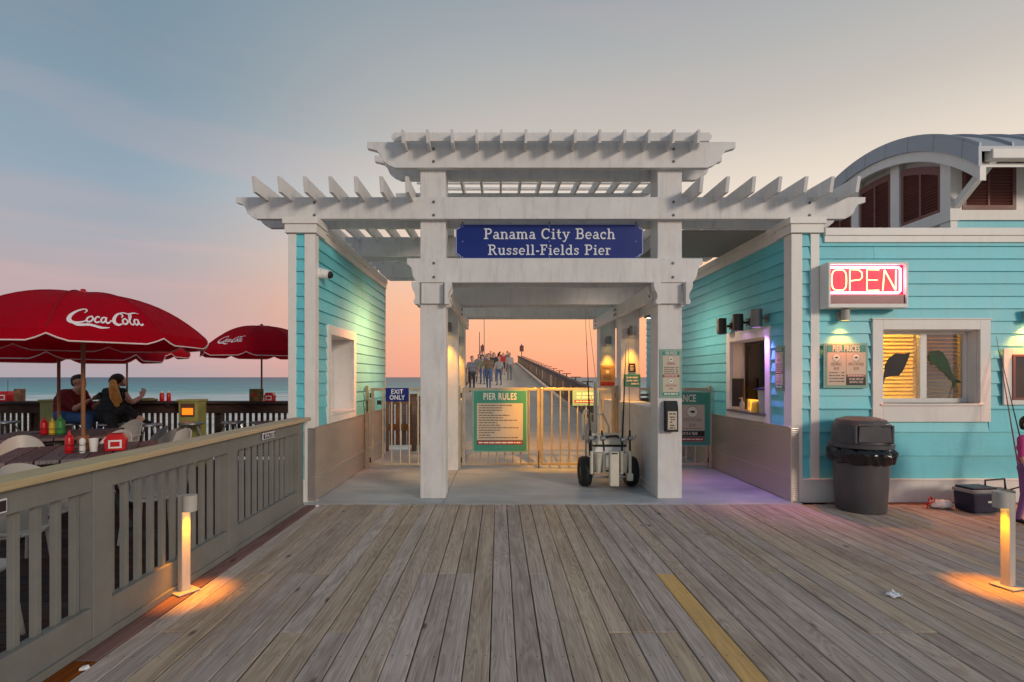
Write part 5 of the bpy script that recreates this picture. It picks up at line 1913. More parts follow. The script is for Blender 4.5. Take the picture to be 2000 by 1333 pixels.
gC = 'cream plastic chairs round the dining tables'
c0 = chair_proto('cream plastic chair on the seaward side of the near table', (-4.62, 5.98, 0), R(-4), PLASTIC, gC)
CH = [((-3.10, 4.62, 0), R(-125), 'cream plastic chair between the near table and the grey railing'),
      ((-3.40, 3.55, 0), R(-150), 'cream plastic chair seen through the pickets at the near end of the railing'),
      ((-5.08, 5.42, 0), R(38), 'cream plastic chair at the left end of the near table'),
      ((-3.66, 4.10, 0), R(195), 'cream plastic chair on the near side of the near table, back to the railing'),
      ((-5.60, 7.55, 0), R(-12), 'cream plastic chair on the seaward side of the second table'),
      ((-4.02, 6.15, 0), R(-22), 'cream plastic chair on the seaward side of the near table, nearer the teal wall'),
      ((-6.70, 6.30, 0), R(80), 'cream plastic chair at the left end of the second table'),
      ((-2.95, 2.75, 0), R(-170), 'cream plastic chair closest to the camera behind the railing pickets')]
for (l_, r_, lab) in CH:
    dup(c0, l_, r_, lab)
c1 = chair_proto('grey metal chair turned aside near the second table', (-4.68, 6.70, 0), R(-75), CHROME, 'grey metal chairs near the stools', 'metal_chair')
dup(c1, (-4.33, 6.50, 0), R(-100), 'grey metal chair nearest the railing, right of the other grey chair')


def stool(label, loc, rz):
    s = root('bar_stool', label, 'stool', loc, rz, 'metal bar stools along the bar rail')
    part('seat', M().lathe([(.0001, .735), (.17, .735), (.185, .745), (.185, .765), (.17, .775), (.0001, .768)], n=24, caps=False), CHROME, s)
    for k in range(4):
        a = PI / 4 + k * PI / 2
        part('leg', M().tube([(.10 * math.cos(a), .10 * math.sin(a), .735), (.17 * math.cos(a), .17 * math.sin(a), .60), (.235 * math.cos(a), .235 * math.sin(a), 0)], .012, 8), CHROME, s)
    ring = [(.205 * math.cos(2 * PI * k / 20), .205 * math.sin(2 * PI * k / 20), .26) for k in range(21)]
    part('foot_ring', M().tube(ring, .010, 6), CHROME, s)
    return s


st0 = stool('metal stool under the woman at the bar rail', (-6.13, 8.12, 0), .2)
for (l_, lab) in (((-6.85, 8.18, 0), 'metal stool under the man in the red shirt'),
                  ((-5.45, 7.98, 0), 'metal stool on which the woman rests her leg'),
                  ((-4.38, 8.45, 0), 'metal stool at the bar rail, left one of the pair near the teal wall'),
                  ((-3.90, 8.45, 0), 'metal stool at the bar rail closest to the teal wall'),
                  ((-4.95, 8.25, 0), 'metal stool in front of the olive lamp pedestal'),
                  ((-8.15, 8.45, 0), 'metal stool at the far left end of the bar rail')):
    dup(st0, l_, random.uniform(0, 1), lab)

# ------------------------------------------------------------------ seaward bar rail
br = wroot('bar_railing', 'dark stained seaward railing with drinks counter along the dining deck', 'railing', (-8, 9.1, 0))
x0_, x1_ = -15.5, -2.56
part('counter', B(x0_, x1_, 8.86, 9.22, 1.035, 1.075), DARKWOOD, br, .004)
part('apron', B(x0_, x1_, 8.95, 8.985, .87, 1.035), DARKWOOD, br)
part('lower_rail', B(x0_, x1_, 9.02, 9.06, .10, .20), DARKWOOD, br)
pk = B(-.019, .019, -.019, .019, .2, 1.03).mesh('picket', [DARKWOOD])
pp = B(-.065, .065, -.05, .05, -.03, 1.034).mesh('post', [DARKWOOD])
ro = WORLD[br.name]
x = x0_
while x < x1_ - .02:
    link('picket', pk, br, Vector((x, 9.04, 0)) - ro)
    x += .102
x = -3.35
while x > x0_:
    link('post', pp, br, Vector((x, 9.115, 0)) - ro)
    x -= 1.62
part('bracket', M().prism([(8.87, 1.034), (8.99, 1.034), (8.99, .90)], 'x', -3.42, -3.36), DARKWOOD, br)
part('bracket', M().prism([(8.87, 1.034), (8.99, 1.034), (8.99, .90)], 'x', -5.78, -5.72), DARKWOOD, br)

for (x, lab) in ((-5.20, 'olive lamp pedestal with glowing orange step light'), (-7.52, 'olive pedestal left of the man in red')):
    s = root('lamp_pedestal', lab, 'pedestal', (x, 8.70, 0), 0, 'olive pedestals at the bar rail')
    part('pillar', B(-.16, .16, -.13, .13, 0, 1.09), OLIVE, s, .004)
    part('cap', B(-.18, .18, -.155, .155, 1.09, 1.125), OLIVE, s, .006)
    if x > -6:
        part('lamp_frame', M().box(-.11, -.095, -.15, -.13, .84, 1.06).box(.095, .11, -.15, -.13, .84, 1.06).box(-.095, .095, -.15, -.13, .84, .87).box(-.095, .095, -.16, -.13, .985, 1.06), paint('brown lamp frame', (.14, .06, .03), .5), s)
        part('lens', B(-.095, .095, -.142, -.131, .87, .985), LAMPO, s)


# ------------------------------------------------------------------ small table goods
def napkin(label, loc, rz, sc=1.0):
    s = root('napkin_dispenser', label, 'dispenser', loc, rz, 'red napkin dispensers')
    part('body', M().prism([(-.075 * sc, 0), (.075 * sc, 0), (.085 * sc, .10 * sc), (.055 * sc, .155 * sc), (-.055 * sc, .155 * sc), (-.085 * sc, .10 * sc)], 'y', -.07 * sc, .07 * sc), REDP, s, .008)
    part('face_plate', B(-.05 * sc, .05 * sc, -.074 * sc, -.0705 * sc, .025 * sc, .10 * sc), BRIGHTW, s)
    part('napkins', B(-.035 * sc, .035 * sc, -.078 * sc, -.0745 * sc, .04 * sc, .085 * sc), REDP, s)
    return s


napkin('red napkin dispenser on the near slatted table', (-3.90, 5.22, .757), R(30), 1.1)
napkin('red napkin dispenser beside the menu card on the bar counter near the teal wall', (-4.02, 9.0, 1.076), .1)
napkin('red napkin dispenser on the bar counter at the far left', (-8.66, 9.0, 1.076), 0, 1.15)


def bottle(label, loc, mat, h=.20, r=.03, name='squeeze_bottle', grp=None, capm=None):
    s = root(name, label, 'bottle', loc, 0, grp)
    part('body', M().lathe([(r * .9, 0), (r, .01), (r, h * .66), (r * .75, h * .76), (r * .45, h * .80)], n=16), mat, s)
    part('nozzle', M().lathe([(r * .45, h * .80), (r * .35, h * .86), (r * .12, h)], n=12), capm or mat, s)
    return s


bottle('red ketchup bottle in front of the umbrella pole on the near table', (-4.21, 5.02, .757), REDP, .22, .036)
bottle('red ketchup bottle in the condiment caddy on the second table', (-5.88, 6.62, .757), REDP, .23, .04)
bottle('yellow mustard bottle in the condiment caddy on the second table', (-5.79, 6.64, .757), YELP, .22, .035)
bottle('green bottle in the condiment caddy on the second table', (-5.70, 6.66, .757), GREENP, .25, .05)
bottle('left ketchup bottle on the bar counter right of the woman', (-5.92, 9.0, 1.076), REDP, .19, .036, capm=BRIGHTW)
bottle('right ketchup bottle on the bar counter right of the woman', (-5.80, 9.0, 1.076), REDP, .19, .034, capm=BRIGHTW)
for (l_, w_, lab) in (((-4.14, 5.04, .757), .15, 'wire caddy with white shaker at the umbrella pole on the near table'), ((-5.80, 6.60, .757), .34, 'wire condiment caddy on the second slatted table')):
    s = root('condiment_caddy', lab, 'caddy', l_, .1, 'wire condiment caddies')
    m = M()
    for z in (.02, .08):
        m.tube([(-w_ / 2, -.05, z), (w_ / 2, -.05, z), (w_ / 2, .06, z), (-w_ / 2, .06, z), (-w_ / 2, -.05, z)], .003, 5)
    part('rack', m, DARKM, s)
single('salt_shaker', M().lathe([(.022, 0), (.026, .02), (.024, .10), (.028, .11), (.020, .14), (.0001, .15)], n=14, caps=False), BRIGHTW, 'white shaker right of the pole on the near table', 'shaker', (-4.09, 5.03, .757))
single('drinks_cup', M().lathe([(.030, 0), (.042, .13), (.040, .13), (.028, .01)], n=16, caps=False), BRIGHTW, 'clear plastic cup right of the umbrella pole on the near table', 'cup', (-4.05, 5.12, .757))
single('wooden_pot', M().lathe([(.045, 0), (.055, .14), (.048, .15)], n=16), POLE, 'brown collar round the pole foot on the near table', 'collar', (-4.22, 5.20, .757))
s = root('menu_card', 'square menu card standing against the pole on the bar counter', 'menu card', (-4.22, 8.92, 1.076), .05)
part('card', B(-.12, .12, -.008, .008, 0, .22), paint('menu print', (.20, .12, .02), .5, var=.9, scale=14), s, .002)
part('picture', M().disc(-.045, .11, .035, -.0095), REDP, s)
s = root('menu_stand', 'brown menu leaning beside the napkin dispenser at the far left of the counter', 'menu card', (-8.42, 9.0, 1.076), .2)
part('card', B(-.08, .08, -.02, .02, 0, .22), paint('menu print brown', (.24, .11, .05), .5, var=.7, scale=14), s, .004)
single('table_number_stand', M().cyl((0, 0, 0), (0, 0, .37), .004, n=6).lathe([(.04, 0), (.03, .01)], n=12), DARKM, 'thin number stand on the counter near the far left dispenser', 'stand', (-8.58, 8.95, 1.076))
m = M().ball((0, 0, .025), (.17, .11, .035), 20, 8)
m.v = [(x, y, max(0, z + .012 * mnoise.noise(Vector((x * 30, y * 30, 2))))) for x, y, z in m.v]
single('food_basket', m, paint('greasy paper tray', (.26, .20, .09), .7), 'low paper food tray on the counter right of the woman', 'food tray', (-6.15, 8.98, 1.076))


# ------------------------------------------------------------------ people
def capsule(m, p0, r0, p1, r1, n=12):
    p0, p1 = Vector(p0), Vector(p1)
    d = p1 - p0
    L = d.length or 1e-6
    d = d / L
    a = d.cross(Vector((0, 0, 1)))
    if a.length < .05:
        a = d.cross(Vector((0, 1, 0)))
    a.normalize()
    b_ = d.cross(a)
    rings = []
    for k in range(4):
        t = R(-90 + 30 * k)
        rings.append((p0 + d * (r0 * math.sin(t)), max(r0 * math.cos(t), .0005)))
    for k in range(1, 5):
        t = R(-0 + 30 * (k - 1))
        rings.append((p1 + d * (r1 * math.sin(t)), max(r1 * math.cos(t), .0005)))
    vs = []
    for c, r in rings:
        for k in range(n):
            t = 2 * PI * k / n
            vs.append(c + (a * math.cos(t) + b_ * math.sin(t)) * r)
    q = len(rings)
    fs = [(i_ * n + k, i_ * n + (k + 1) % n, (i_ + 1) * n + (k + 1) % n, (i_ + 1) * n + k) for i_ in range(q - 1) for k in range(n)]
    fs += [list(range(n))[::-1], [(q - 1) * n + k for k in range(n)]]
    m.add(vs, fs, True)


def body(name, segs, mats, parent, vox=.012):
    """segs: (p0, r0, p1, r1, material index) -> one continuous remeshed skin"""
    m = M()
    for p0, r0, p1, r1, _ in segs:
        capsule(m, p0, r0, p1, r1)
    me = m.mesh(name)
    o = bpy.data.objects.new('tmp', me)
    C.objects.link(o)
    rm = o.modifiers.new('r', 'REMESH')
    rm.mode = 'VOXEL'
    rm.voxel_size = vox
    rm.use_smooth_shade = True
    sm_ = o.modifiers.new('s', 'SMOOTH')
    sm_.factor = .5
    sm_.iterations = 3
    dg = bpy.context.evaluated_depsgraph_get()
    out = bpy.data.meshes.new_from_object(o.evaluated_get(dg))
    bpy.data.objects.remove(o)
    out.name = name
    out.materials.clear()
    for x in mats:
        out.materials.append(x)
    S_ = [(Vector(a), ra, Vector(b_), rb, i_) for a, ra, b_, rb, i_ in segs]
    for po_ in out.polygons:
        c = po_.center
        best, bi = 1e9, 0
        for a, ra, b_, rb, i_ in S_:
            d = b_ - a
            t = max(0, min(1, (c - a).dot(d) / max(d.length_squared, 1e-9)))
            q = (c - a - d * t).length - (ra + (rb - ra) * t)
            if q < best:
                best, bi = q, i_
        po_.material_index = bi
        po_.use_smooth = True
    return link(name, out, parent)


def hand(segs, wrist, dirv, side, mi, curl=.3, s=1.0):
    """palm, four unequal bent fingers and a thumb"""
    w = Vector(wrist)
    d = Vector(dirv).normalized()
    sd_ = Vector(side).normalized()
    nn = d.cross(sd_).normalized()
    for k in (-1, 0, 1):
        segs.append((w + sd_ * k * .018 * s, .015 * s, w + d * .075 * s + sd_ * k * .024 * s, .014 * s, mi))
    for k, L in enumerate((.062, .072, .068, .052)):
        b_ = w + d * .080 * s + sd_ * (k - 1.5) * .021 * s
        k1 = b_ + (d * math.cos(curl) - nn * math.sin(curl)) * L * .5 * s
        k2 = k1 + (d * math.cos(curl * 2.4) - nn * math.sin(curl * 2.4)) * L * .5 * s
        segs.append((b_, .0088 * s, k1, .0080 * s, mi))
        segs.append((k1, .0080 * s, k2, .0065 * s, mi))
    b_ = w + d * .025 * s - sd_ * .028 * s
    k1 = b_ - sd_ * .022 * s + d * .030 * s - nn * .008
    segs.append((b_, .012 * s, k1, .010 * s, mi))
    segs.append((k1, .010 * s, k1 + d * .026 * s - nn * .012 * s, .008 * s, mi))


# man in the red shirt, profile to the right, leaning on the counter
s = root('person', 'man in a dark red shirt and jeans seated at the bar rail holding a menu', 'person', (-6.85, 8.18, .775))
O = Vector((-6.85, 8.18, .775))
sg = []


def q_(x, y, z):
    return Vector((x, y, z)) - O


hipL, hipR = q_(-6.85, 8.08, .90), q_(-6.85, 8.28, .90)
sg += [(hipL, .145, hipR, .145, 1), (q_(-6.86, 8.12, .97), .165, q_(-6.86, 8.24, .97), .165, 0), (q_(-6.86, 8.12, 1.05), .165, q_(-6.84, 8.24, 1.05), .165, 0),
       (q_(-6.87, 8.10, 1.13), .14, q_(-6.84, 8.28, 1.13), .14, 0), (q_(-6.84, 8.05, 1.22), .095, q_(-6.80, 8.35, 1.22), .095, 0),
       (q_(-6.80, 8.20, 1.24), .075, q_(-6.72, 8.21, 1.33), .062, 2)]
for sy_ in (-1, 1):
    yy = 8.20 + sy_ * .19
    sg += [(q_(-6.82, yy, 1.22), .075, q_(-6.74, yy + .01, 1.10), .066, 0), (q_(-6.74, yy, 1.10), .062, q_(-6.66, yy, 1.02), .050, 0),
           (q_(-6.66, yy, 1.02), .046, q_(-6.62, yy, 1.01), .044, 2), (q_(-6.62, yy, 1.01), .045, q_(-6.46, yy - sy_ * .05, 1.13), .030, 2)]
    hand(sg, q_(-6.455, yy - sy_ * .05, 1.135), (1, 0, .35), (0, sy_, 0), 2, .45)
    sg += [(q_(-6.83, 8.18 + sy_ * .10, .875), .100, q_(-6.43, 8.18 + sy_ * .15, .85), .075, 1), (q_(-6.43, 8.18 + sy_ * .15, .84), .070, q_(-6.50, 8.18 + sy_ * .14, .42), .050, 1),
           (q_(-6.50, 8.18 + sy_ * .14, .38), .045, q_(-6.36, 8.18 + sy_ * .15, .33), .038, 3)]
# head: skull, jaw, nose, brow, ears
sg += [(q_(-6.735, 8.21, 1.435), .088, q_(-6.725, 8.21, 1.445), .088, 2), (q_(-6.70, 8.21, 1.385), .062, q_(-6.665, 8.21, 1.365), .045, 2),
       (q_(-6.640, 8.21, 1.425), .012, q_(-6.622, 8.21, 1.405), .014, 2), (q_(-6.650, 8.185, 1.448), .014, q_(-6.650, 8.235, 1.448), .014, 2),
       (q_(-6.648, 8.19, 1.378), .008, q_(-6.648, 8.23, 1.378), .008, 2)]
for sy_ in (-1, 1):
    sg.append((q_(-6.745, 8.21 + sy_ * .088, 1.435), .014, q_(-6.742, 8.21 + sy_ * .090, 1.405), .010, 2))
body('body', sg, [SHR, JEAN, SKIN, BLK], s, .009)
hm = []
hm.append((q_(-6.755, 8.21, 1.455), .092, q_(-6.73, 8.21, 1.468), .086, 0))
hm.append((q_(-6.785, 8.21, 1.42), .066, q_(-6.79, 8.21, 1.40), .058, 0))
hb = body('hair', hm, [HAIRB], s, .012)
for sy_ in (-1, 1):
    part('eye', M().ball(q_(-6.652, 8.21 + sy_ * .030, 1.430), .010, 8, 6), BLACKP, s)
s = root('menu_booklet', 'thin grey menu held up by the man in the red shirt', 'menu', (-6.43, 8.21, 1.16), 0)
part('sheet', M().bar((0, 0, -.02), (.14, 0, .10), .30, .008), GREYM, s)

# woman in black, back to the boardwalk
s = root('person', 'woman in a dark sleeveless top with long blond ponytail seated at the bar rail', 'person', (-6.13, 8.12, .775))
O = Vector((-6.13, 8.12, .775))
sg = [(q_(-6.22, 8.12, .91), .150, q_(-6.04, 8.12, .91), .150, 1), (q_(-6.21, 8.13, 1.0), .135, q_(-6.06, 8.13, 1.0), .135, 0), (q_(-6.20, 8.15, 1.10), .120, q_(-6.06, 8.15, 1.10), .120, 0),
      (q_(-6.23, 8.17, 1.20), .095, q_(-6.03, 8.17, 1.20), .095, 0), (q_(-6.27, 8.18, 1.27), .062, q_(-6.0, 8.18, 1.27), .062, 0),
      (q_(-6.13, 8.18, 1.29), .052, q_(-6.11, 8.20, 1.37), .047, 2)]
sg += [(q_(-6.0, 8.18, 1.27), .055, q_(-5.93, 8.20, 1.14), .046, 2), (q_(-5.93, 8.20, 1.14), .045, q_(-5.88, 8.22, 1.10), .042, 2), (q_(-5.88, 8.22, 1.10), .040, q_(-5.86, 8.40, 1.18), .027, 2)]
hand(sg, q_(-5.86, 8.41, 1.185), (0, .5, .8), (1, 0, 0), 2, .4)
sg += [(q_(-6.27, 8.18, 1.27), .055, q_(-6.32, 8.25, 1.15), .046, 2), (q_(-6.32, 8.25, 1.15), .042, q_(-6.22, 8.42, 1.13), .028, 2)]
hand(sg, q_(-6.215, 8.43, 1.13), (.4, .8, 0), (1, 0, 0), 2, .3)
sg += [(q_(-6.04, 8.08, .89), .100, q_(-5.76, 7.94, 1.0), .070, 1), (q_(-5.76, 7.94, 1.0), .062, q_(-5.62, 7.95, .89), .050, 1), (q_(-5.62, 7.95, .89), .044, q_(-5.50, 7.96, .815), .032, 2),
       (q_(-5.50, 7.96, .815), .034, q_(-5.40, 7.93, .800), .024, 3)]
sg += [(q_(-6.10, 8.05, .88), .105, q_(-5.90, 7.82, .82), .080, 1), (q_(-5.90, 7.82, .80), .072, q_(-5.87, 7.83, .60), .058, 1), (q_(-5.87, 7.83, .60), .050, q_(-5.86, 7.88, .33), .034, 2),
       (q_(-5.86, 7.88, .30), .036, q_(-5.84, 7.78, .275), .030, 3)]
# head turned slightly right
sg += [(q_(-6.10, 8.22, 1.455), .083, q_(-6.095, 8.225, 1.462), .083, 2), (q_(-6.075, 8.255, 1.405), .054, q_(-6.06, 8.275, 1.39), .040, 2), (q_(-6.05, 8.295, 1.435), .010, q_(-6.04, 8.307, 1.42), .012, 2),
       (q_(-6.02, 8.20, 1.44), .012, q_(-6.022, 8.20, 1.42), .010, 2)]
body('body', sg, [SLATE, BLK, SKIN, BLK], s, .009)
body('hair', [(q_(-6.12, 8.195, 1.465), .093, q_(-6.10, 8.20, 1.475), .090, 0), (q_(-6.13, 8.13, 1.44), .060, q_(-6.12, 8.12, 1.42), .055, 0)], [HAIRB], s, .012)
body('ponytail', [(q_(-6.10, 8.10, 1.42), .050, q_(-6.06, 8.05, 1.32), .062, 0), (q_(-6.06, 8.05, 1.32), .062, q_(-6.02, 8.02, 1.18), .060, 0), (q_(-6.02, 8.02, 1.18), .055, q_(-5.97, 8.01, 1.06), .035, 0),
                  (q_(-6.03, 8.06, 1.30), .045, q_(-5.95, 8.05, 1.12), .030, 0)], [HAIRY], s, .012)


def walker(label, x, y, h, heading, top_m, leg_m, hair, stride=.18, arm=.2, z0=None, vox=.022, nm='person'):
    z0 = pz(y) if z0 is None else z0
    s = root(nm, label, 'person', (x, y, z0), heading)
    k = h / 1.75
    V = lambda a, b_, c: (a * k, b_ * k, c * k)
    sg = [(V(-.09, 0, .92), .105 * k, V(.09, 0, .92), .105 * k, 1), (V(-.07, 0, 1.08), .11 * k, V(.07, 0, 1.08), .11 * k, 0), (V(-.10, 0, 1.24), .105 * k, V(.10, 0, 1.24), .105 * k, 0),
          (V(-.16, 0, 1.40), .06 * k, V(.16, 0, 1.40), .06 * k, 0), (V(0, 0, 1.42), .055 * k, V(0, -.01, 1.52), .050 * k, 2), (V(0, -.01, 1.635), .088 * k, V(0, -.012, 1.65), .088 * k, 2), (V(0, -.04, 1.575), .055 * k, V(0, -.06, 1.56), .045 * k, 2),
          (V(0, -.095, 1.62), .012 * k, V(0, -.11, 1.60), .013 * k, 2), (V(-.09, 0, 1.62), .015 * k, V(.09, 0, 1.62), .015 * k, 2)]
    for sx_ in (-1, 1):
        st_ = stride * sx_
        ar = -arm * sx_
        sg += [(V(sx_ * .09, 0, .90), .088 * k, V(sx_ * .10, -.06 - st_ * .6 + .03, .50), .060 * k, 1), (V(sx_ * .10, -.03 - st_ * .6, .50), .056 * k, V(sx_ * .10, -st_ + .03, .10), .040 * k, 1 if leg_m[1] else 2),
               (V(sx_ * .10, -st_ + .04, .05), .040 * k, V(sx_ * .11, -st_ - .13, .035), .032 * k, 3)]
        sg += [(V(sx_ * .20, 0, 1.39), .055 * k, V(sx_ * .235, -ar * .4, 1.12), .042 * k, 0), (V(sx_ * .235, -ar * .4, 1.12), .038 * k, V(sx_ * .235, -ar - .06, .90), .028 * k, 2),
               (V(sx_ * .235, -ar - .06, .88), .026 * k, V(sx_ * .235, -ar - .08, .81), .022 * k, 2)]
        for f_ in range(5):
            sg.append((V(sx_ * .235 + (f_ - 2) * .014, -ar - .08, .81), .009 * k, V(sx_ * .235 + (f_ - 2) * .018, -ar - .10, .745 + .008 * abs(f_ - 2)), .008 * k, 2))
    body('body', sg, [top_m, leg_m[0], SKIN, BLK], s, vox)
    body('hair', [(V(0, .02, 1.665), .094 * k, V(0, .015, 1.68), .090 * k, 0), (V(0, .055, 1.62), .065 * k, V(0, .06, 1.57 if hair == HAIRB else 1.48), .050 * k, 0)], [hair], s, vox)
    return s


c = CLOTHS
WK = [(-1.05, 24.0, 1.70, .15, c[0], (c[7], 1), HAIRB, 'person in a grey top and charcoal trousers nearest the gate on the pier'),
      (-.30, 25.5, 1.80, -.2, c[4], (c[3], 1), HAIRB, 'person in a brown top and blue trousers walking on the pier'),
      (.22, 28.5, 1.58, -.3, c[1], (c[3], 1), HAIRY, 'blond person in a white top walking among the pier crowd'),
      (-1.0, 31.0, 1.68, .2, c[0], (c[0], 1), HAIRB, 'person all in grey walking by the left pier railing'),
      (.20, 34.0, 1.72, 3.1, c[2], (c[5], 0), HAIRB, 'person in a red top and pink shorts walking away on the pier'),
      (-.35, 38.0, 1.60, .0, c[5], (c[7], 0), HAIRY, 'blond person in a pink top mid pier'),
      (-1.25, 42.0, 1.80, .1, c[7], (c[3], 1), HAIRB, 'person in a charcoal top far up the pier by the left railing'),
      (.95, 44.0, 1.78, .0, c[0], (c[7], 1), HAIRB, 'person in a grey shirt on the right half of the pier'),
      (.30, 48.0, 1.70, 3.0, c[2], (c[3], 1), HAIRB, 'person in a red top far up the pier in blue trousers'),
      (-.65, 55.0, 1.70, .1, c[6], (c[7], 1), HAIRB, 'person in an olive top near the pier crest'),
      (.90, 33.0, 1.75, .0, c[1], (c[0], 1), HAIRB, 'tall person in a white top and grey trousers right of the pier crowd'),
      (-.62, 34.5, 1.66, .15, c[3], (c[4], 1), HAIRB, 'person in a blue top and brown trousers in the middle of the crowd'),
      (-.10, 31.5, 1.78, -.1, c[7], (c[0], 1), HAIRB, 'person in a charcoal top and grey trousers in the middle of the crowd'),
      (.55, 39.0, 1.70, .0, c[2], (c[7], 0), HAIRY, 'blond person in a red top and dark shorts on the pier'),
      (-.72, 29.0, 1.60, .1, c[6], (c[3], 1), HAIRY, 'blond person in an olive top by the left pier railing'),
      (-.15, 57.0, 1.30, .1, c[3], (c[7], 1), HAIRB, 'small child in blue near the pier crest')]
for (x, y, h, hd, tm, lm, hr, lab) in WK:
    walker(lab, x - .2, y, h, hd, tm, lm, hr, stride=random.choice([-.26, .26, .14, -.1]), arm=random.choice([.28, .12, .2]), vox=.020)
# child at the right edge of the frame
s = walker('child in a magenta top and purple trousers at the right edge', 5.40, 5.22, 1.10, R(20), PINK, (PURP, 1), HAIRB, .05, .05, 0.0, .012)

# ------------------------------------------------------------------ fishing cart
fc = root('fishing_cart', 'beach fishing cart with fat tyres, white bait boxes and rod tubes', 'cart', (1.50, 7.05, .004), R(0))
for sx_ in (-1, 1):
    wz = .205
    wh = part('wheel', M().lathe([(.0001, -.06), (.07, -.06), (.085, -.03), (.085, .03), (.07, .06), (.0001, .06)], n=20, caps=False).xf(Matrix.Translation((sx_ * .315, 0, wz)) @ Matrix.Rotation(R(90), 4, 'Y')), GREYM, fc)
    tp_ = [(.09, -.06), (.14, -.082), (.185, -.072), (.203, -.035), (.203, .035), (.185, .072), (.14, .082), (.09, .06), (.09, -.06)]
    part('tyre', M().lathe(tp_, n=32, caps=False).xf(Matrix.Translation((sx_ * .315, 0, wz)) @ Matrix.Rotation(R(90), 4, 'Y')), BLACKP, wh)
part('axle', M().cyl((-.30, 0, .205), (.30, 0, .205), .014, n=10), GREYM, fc)
part('frame', M().tube([(-.24, -.24, .17), (.24, -.24, .17), (.24, .60, .26), (-.24, .60, .26), (-.24, -.24, .17)], .014, 8).tube([(-.20, .60, .26), (-.17, .75, .75), (-.10, .80, .93), (.10, .80, .93), (.17, .75, .75), (.20, .60, .26)], .013, 8), CHROME, fc)
part('front_bar', M().tube([(-.24, -.26, .48), (.24, -.26, .48)], .012, 8).tube([(-.24, -.26, .48), (-.24, -.24, .17)], .012, 8).tube([(.24, -.26, .48), (.24, -.24, .17)], .012, 8), CHROME, fc)
for x in (-.275, -.105, .125, .235):
    part('rod_tube', M().tube([(x, -.29, .22), (x, -.29, .52)], .021, 12), WPLAST, fc)
part('bait_box', B(-.055, .065, -.40, -.31, .075, .52), WPLAST, fc, .012)
part('box_slot', B(-.035, .045, -.403, -.4005, .495, .512), BLACKP, fc)
for x in (-.165, .165):
    part('bucket', M().lathe([(.045, 0), (.075, .24), (.082, .24), (.082, .26)], (x, -.22, .23), 18), WPLAST, fc)
cb = part('cooler', B(-.22, .22, -.14, .34, .28, .58), BRIGHTW, fc, .02)
part('strap', B(-.226, .226, -.146, .346, .556, .580), BLACKP, cb)
part('cooler_lid', M().prism([(-.16, .585), (.36, .585), (.30, .70), (.0, .72), (-.14, .65)], 'x', -.24, .24), WPLAST, cb, .015)
part('lid_handle', M().tube([(-.08, -.12, .67), (-.08, -.135, .69), (.10, -.135, .70), (.12, -.12, .68)], .016, 8), BLACKP, cb)
part('lid_latch', M().ball((-.19, -.10, .655), (.05, .03, .045), 12, 8), GREYM, cb)
part('upright_pipe', M().cyl((-.13, .20, .60), (-.13, .20, 1.42), .026, n=14), WPLAST, fc)
part('handle_hoop', M().tube([(-.30, .25, .60), (-.30, .25, .95), (-.27, .25, 1.02), (-.22, .25, 1.02), (-.20, .25, .95), (-.20, .25, .60)], .022, 8), WPLAST, fc)
part('counterweight', B(.19, .27, -.33, -.27, .13, .23), WPLAST, fc, .015)


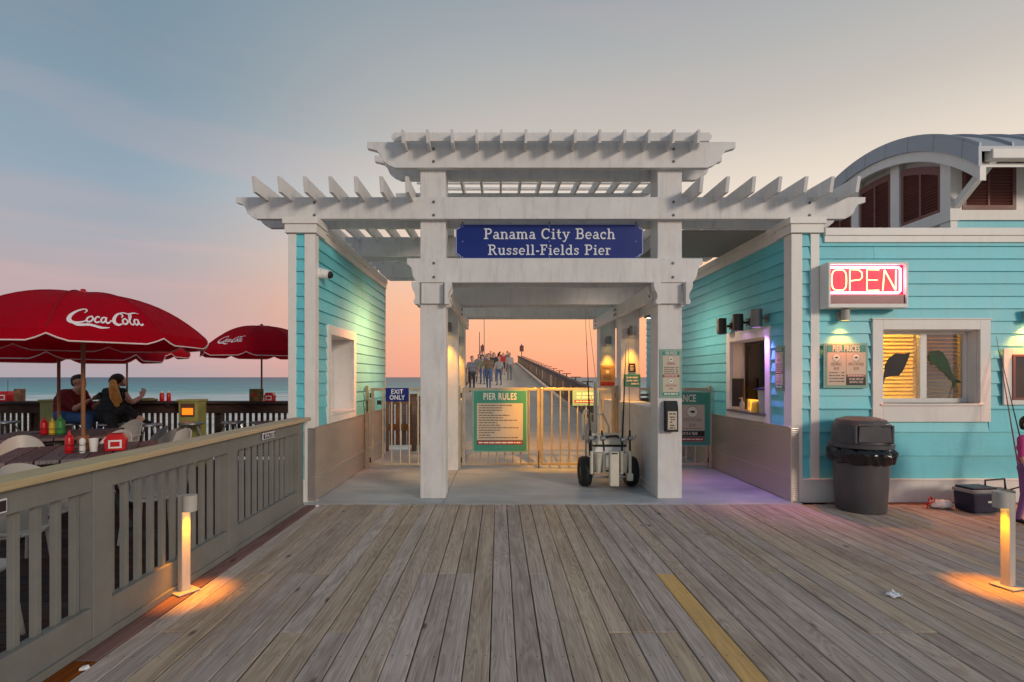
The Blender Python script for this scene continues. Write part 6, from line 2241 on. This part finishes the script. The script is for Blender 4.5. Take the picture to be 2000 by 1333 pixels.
def rod(label, p0, p1, r0=.010, reel=True, mat=BLACKP, grp='fishing rods on the cart', bend=.0, tip=.0025):
    s = root('fishing_rod', label, 'fishing rod', p0, 0, grp)
    P0, P1 = Vector((0, 0, 0)), Vector(p1) - Vector(p0)
    d = P1.normalized()
    pts = [P0 + P1 * (k / 10) + Vector((bend * (k / 10) ** 2, 0, 0)) for k in range(11)]
    part('blank', M().tube(pts, [r0 * (1 - k / 10) + tip * (k / 10) for k in range(11)], 6), mat, s)
    part('grip', M().tube([P0, P0 + d * .30], .013, 8), BLACKP, s)
    if reel:
        rc = P0 + d * .20 + Vector((0, -.045, 0))
        rl = part('reel', M().cyl(rc + Vector((-.025, 0, 0)), rc + Vector((.025, 0, 0)), .030, n=14), CHROME, s)
        part('handle', M().tube([rc + Vector((.025, 0, 0)), rc + Vector((.06, 0, 0)), rc + Vector((.06, -.01, .04))], .006, 6), DARKM, rl)
        part('spool', M().cyl(rc + Vector((-.035, 0, 0)), rc + Vector((-.026, 0, 0)), .036, n=14), GREYM, rl)
    for k in (4, 6, 8):
        c_ = pts[k]
        part('line_guide', M().tube([c_ + Vector((math.cos(a) * .009, -.012 + math.sin(a) * .009, 0)) for a in [2 * PI * q / 8 for q in range(9)]], .0015, 4), DARKM, s)
    return s


cx, cy = 1.50, 7.05
rod('thick black rod leaning right from the cart', (cx + .125, cy - .29, .48), (cx + .28, cy + .10, 1.98), .015, True)
rod('slim rod at the outer right tube of the cart', (cx + .235, cy - .29, .50), (cx + .31, cy + .1, 2.0), .007, True, GREYM)
rod('long thin rod at the outer left tube of the cart, its tip highest', (cx - .275, cy - .29, .50), (cx - .34, cy - .2, 2.30), .008, True, DARKM)
rod('pale thin rod in the inner left tube of the cart', (cx - .105, cy - .29, .50), (cx - .20, cy + .4, 2.45), .007, True, WPLAST)
rod('dark rod standing between the cooler and the left tyre', (cx - .24, cy + .02, .42), (cx - .27, cy + .1, 2.0), .007, True, BLACKP)
# rods leaning against the right wall
gR = 'fishing rods leaning against the turquoise wall'
rod('left of the two dark rods leaning on the right wall', (5.80, 5.66, .18), (5.74 + .20, FY - .04, 1.98), .010, False, MAROON, gR)
rod('right of the two dark rods leaning on the right wall', (5.87, 5.62, .22), (5.98, FY - .04, 1.80), .010, True, BLACKP, gR)

# small paper bag / shells near the railing foot
for k, (x, y, lab) in enumerate(((-2.12, 2.62, 'white paper scrap at the near foot of the railing'), (-2.10, 5.92, 'white paper scrap at the foot of the teal wall'))):
    single('paper_scrap', M().prism([(-.02, 0), (.02, .005), (.012, .02), (-.015, .015)], 'y', -.012, .012), PAPER, lab, 'litter', (x, y, .003), k)
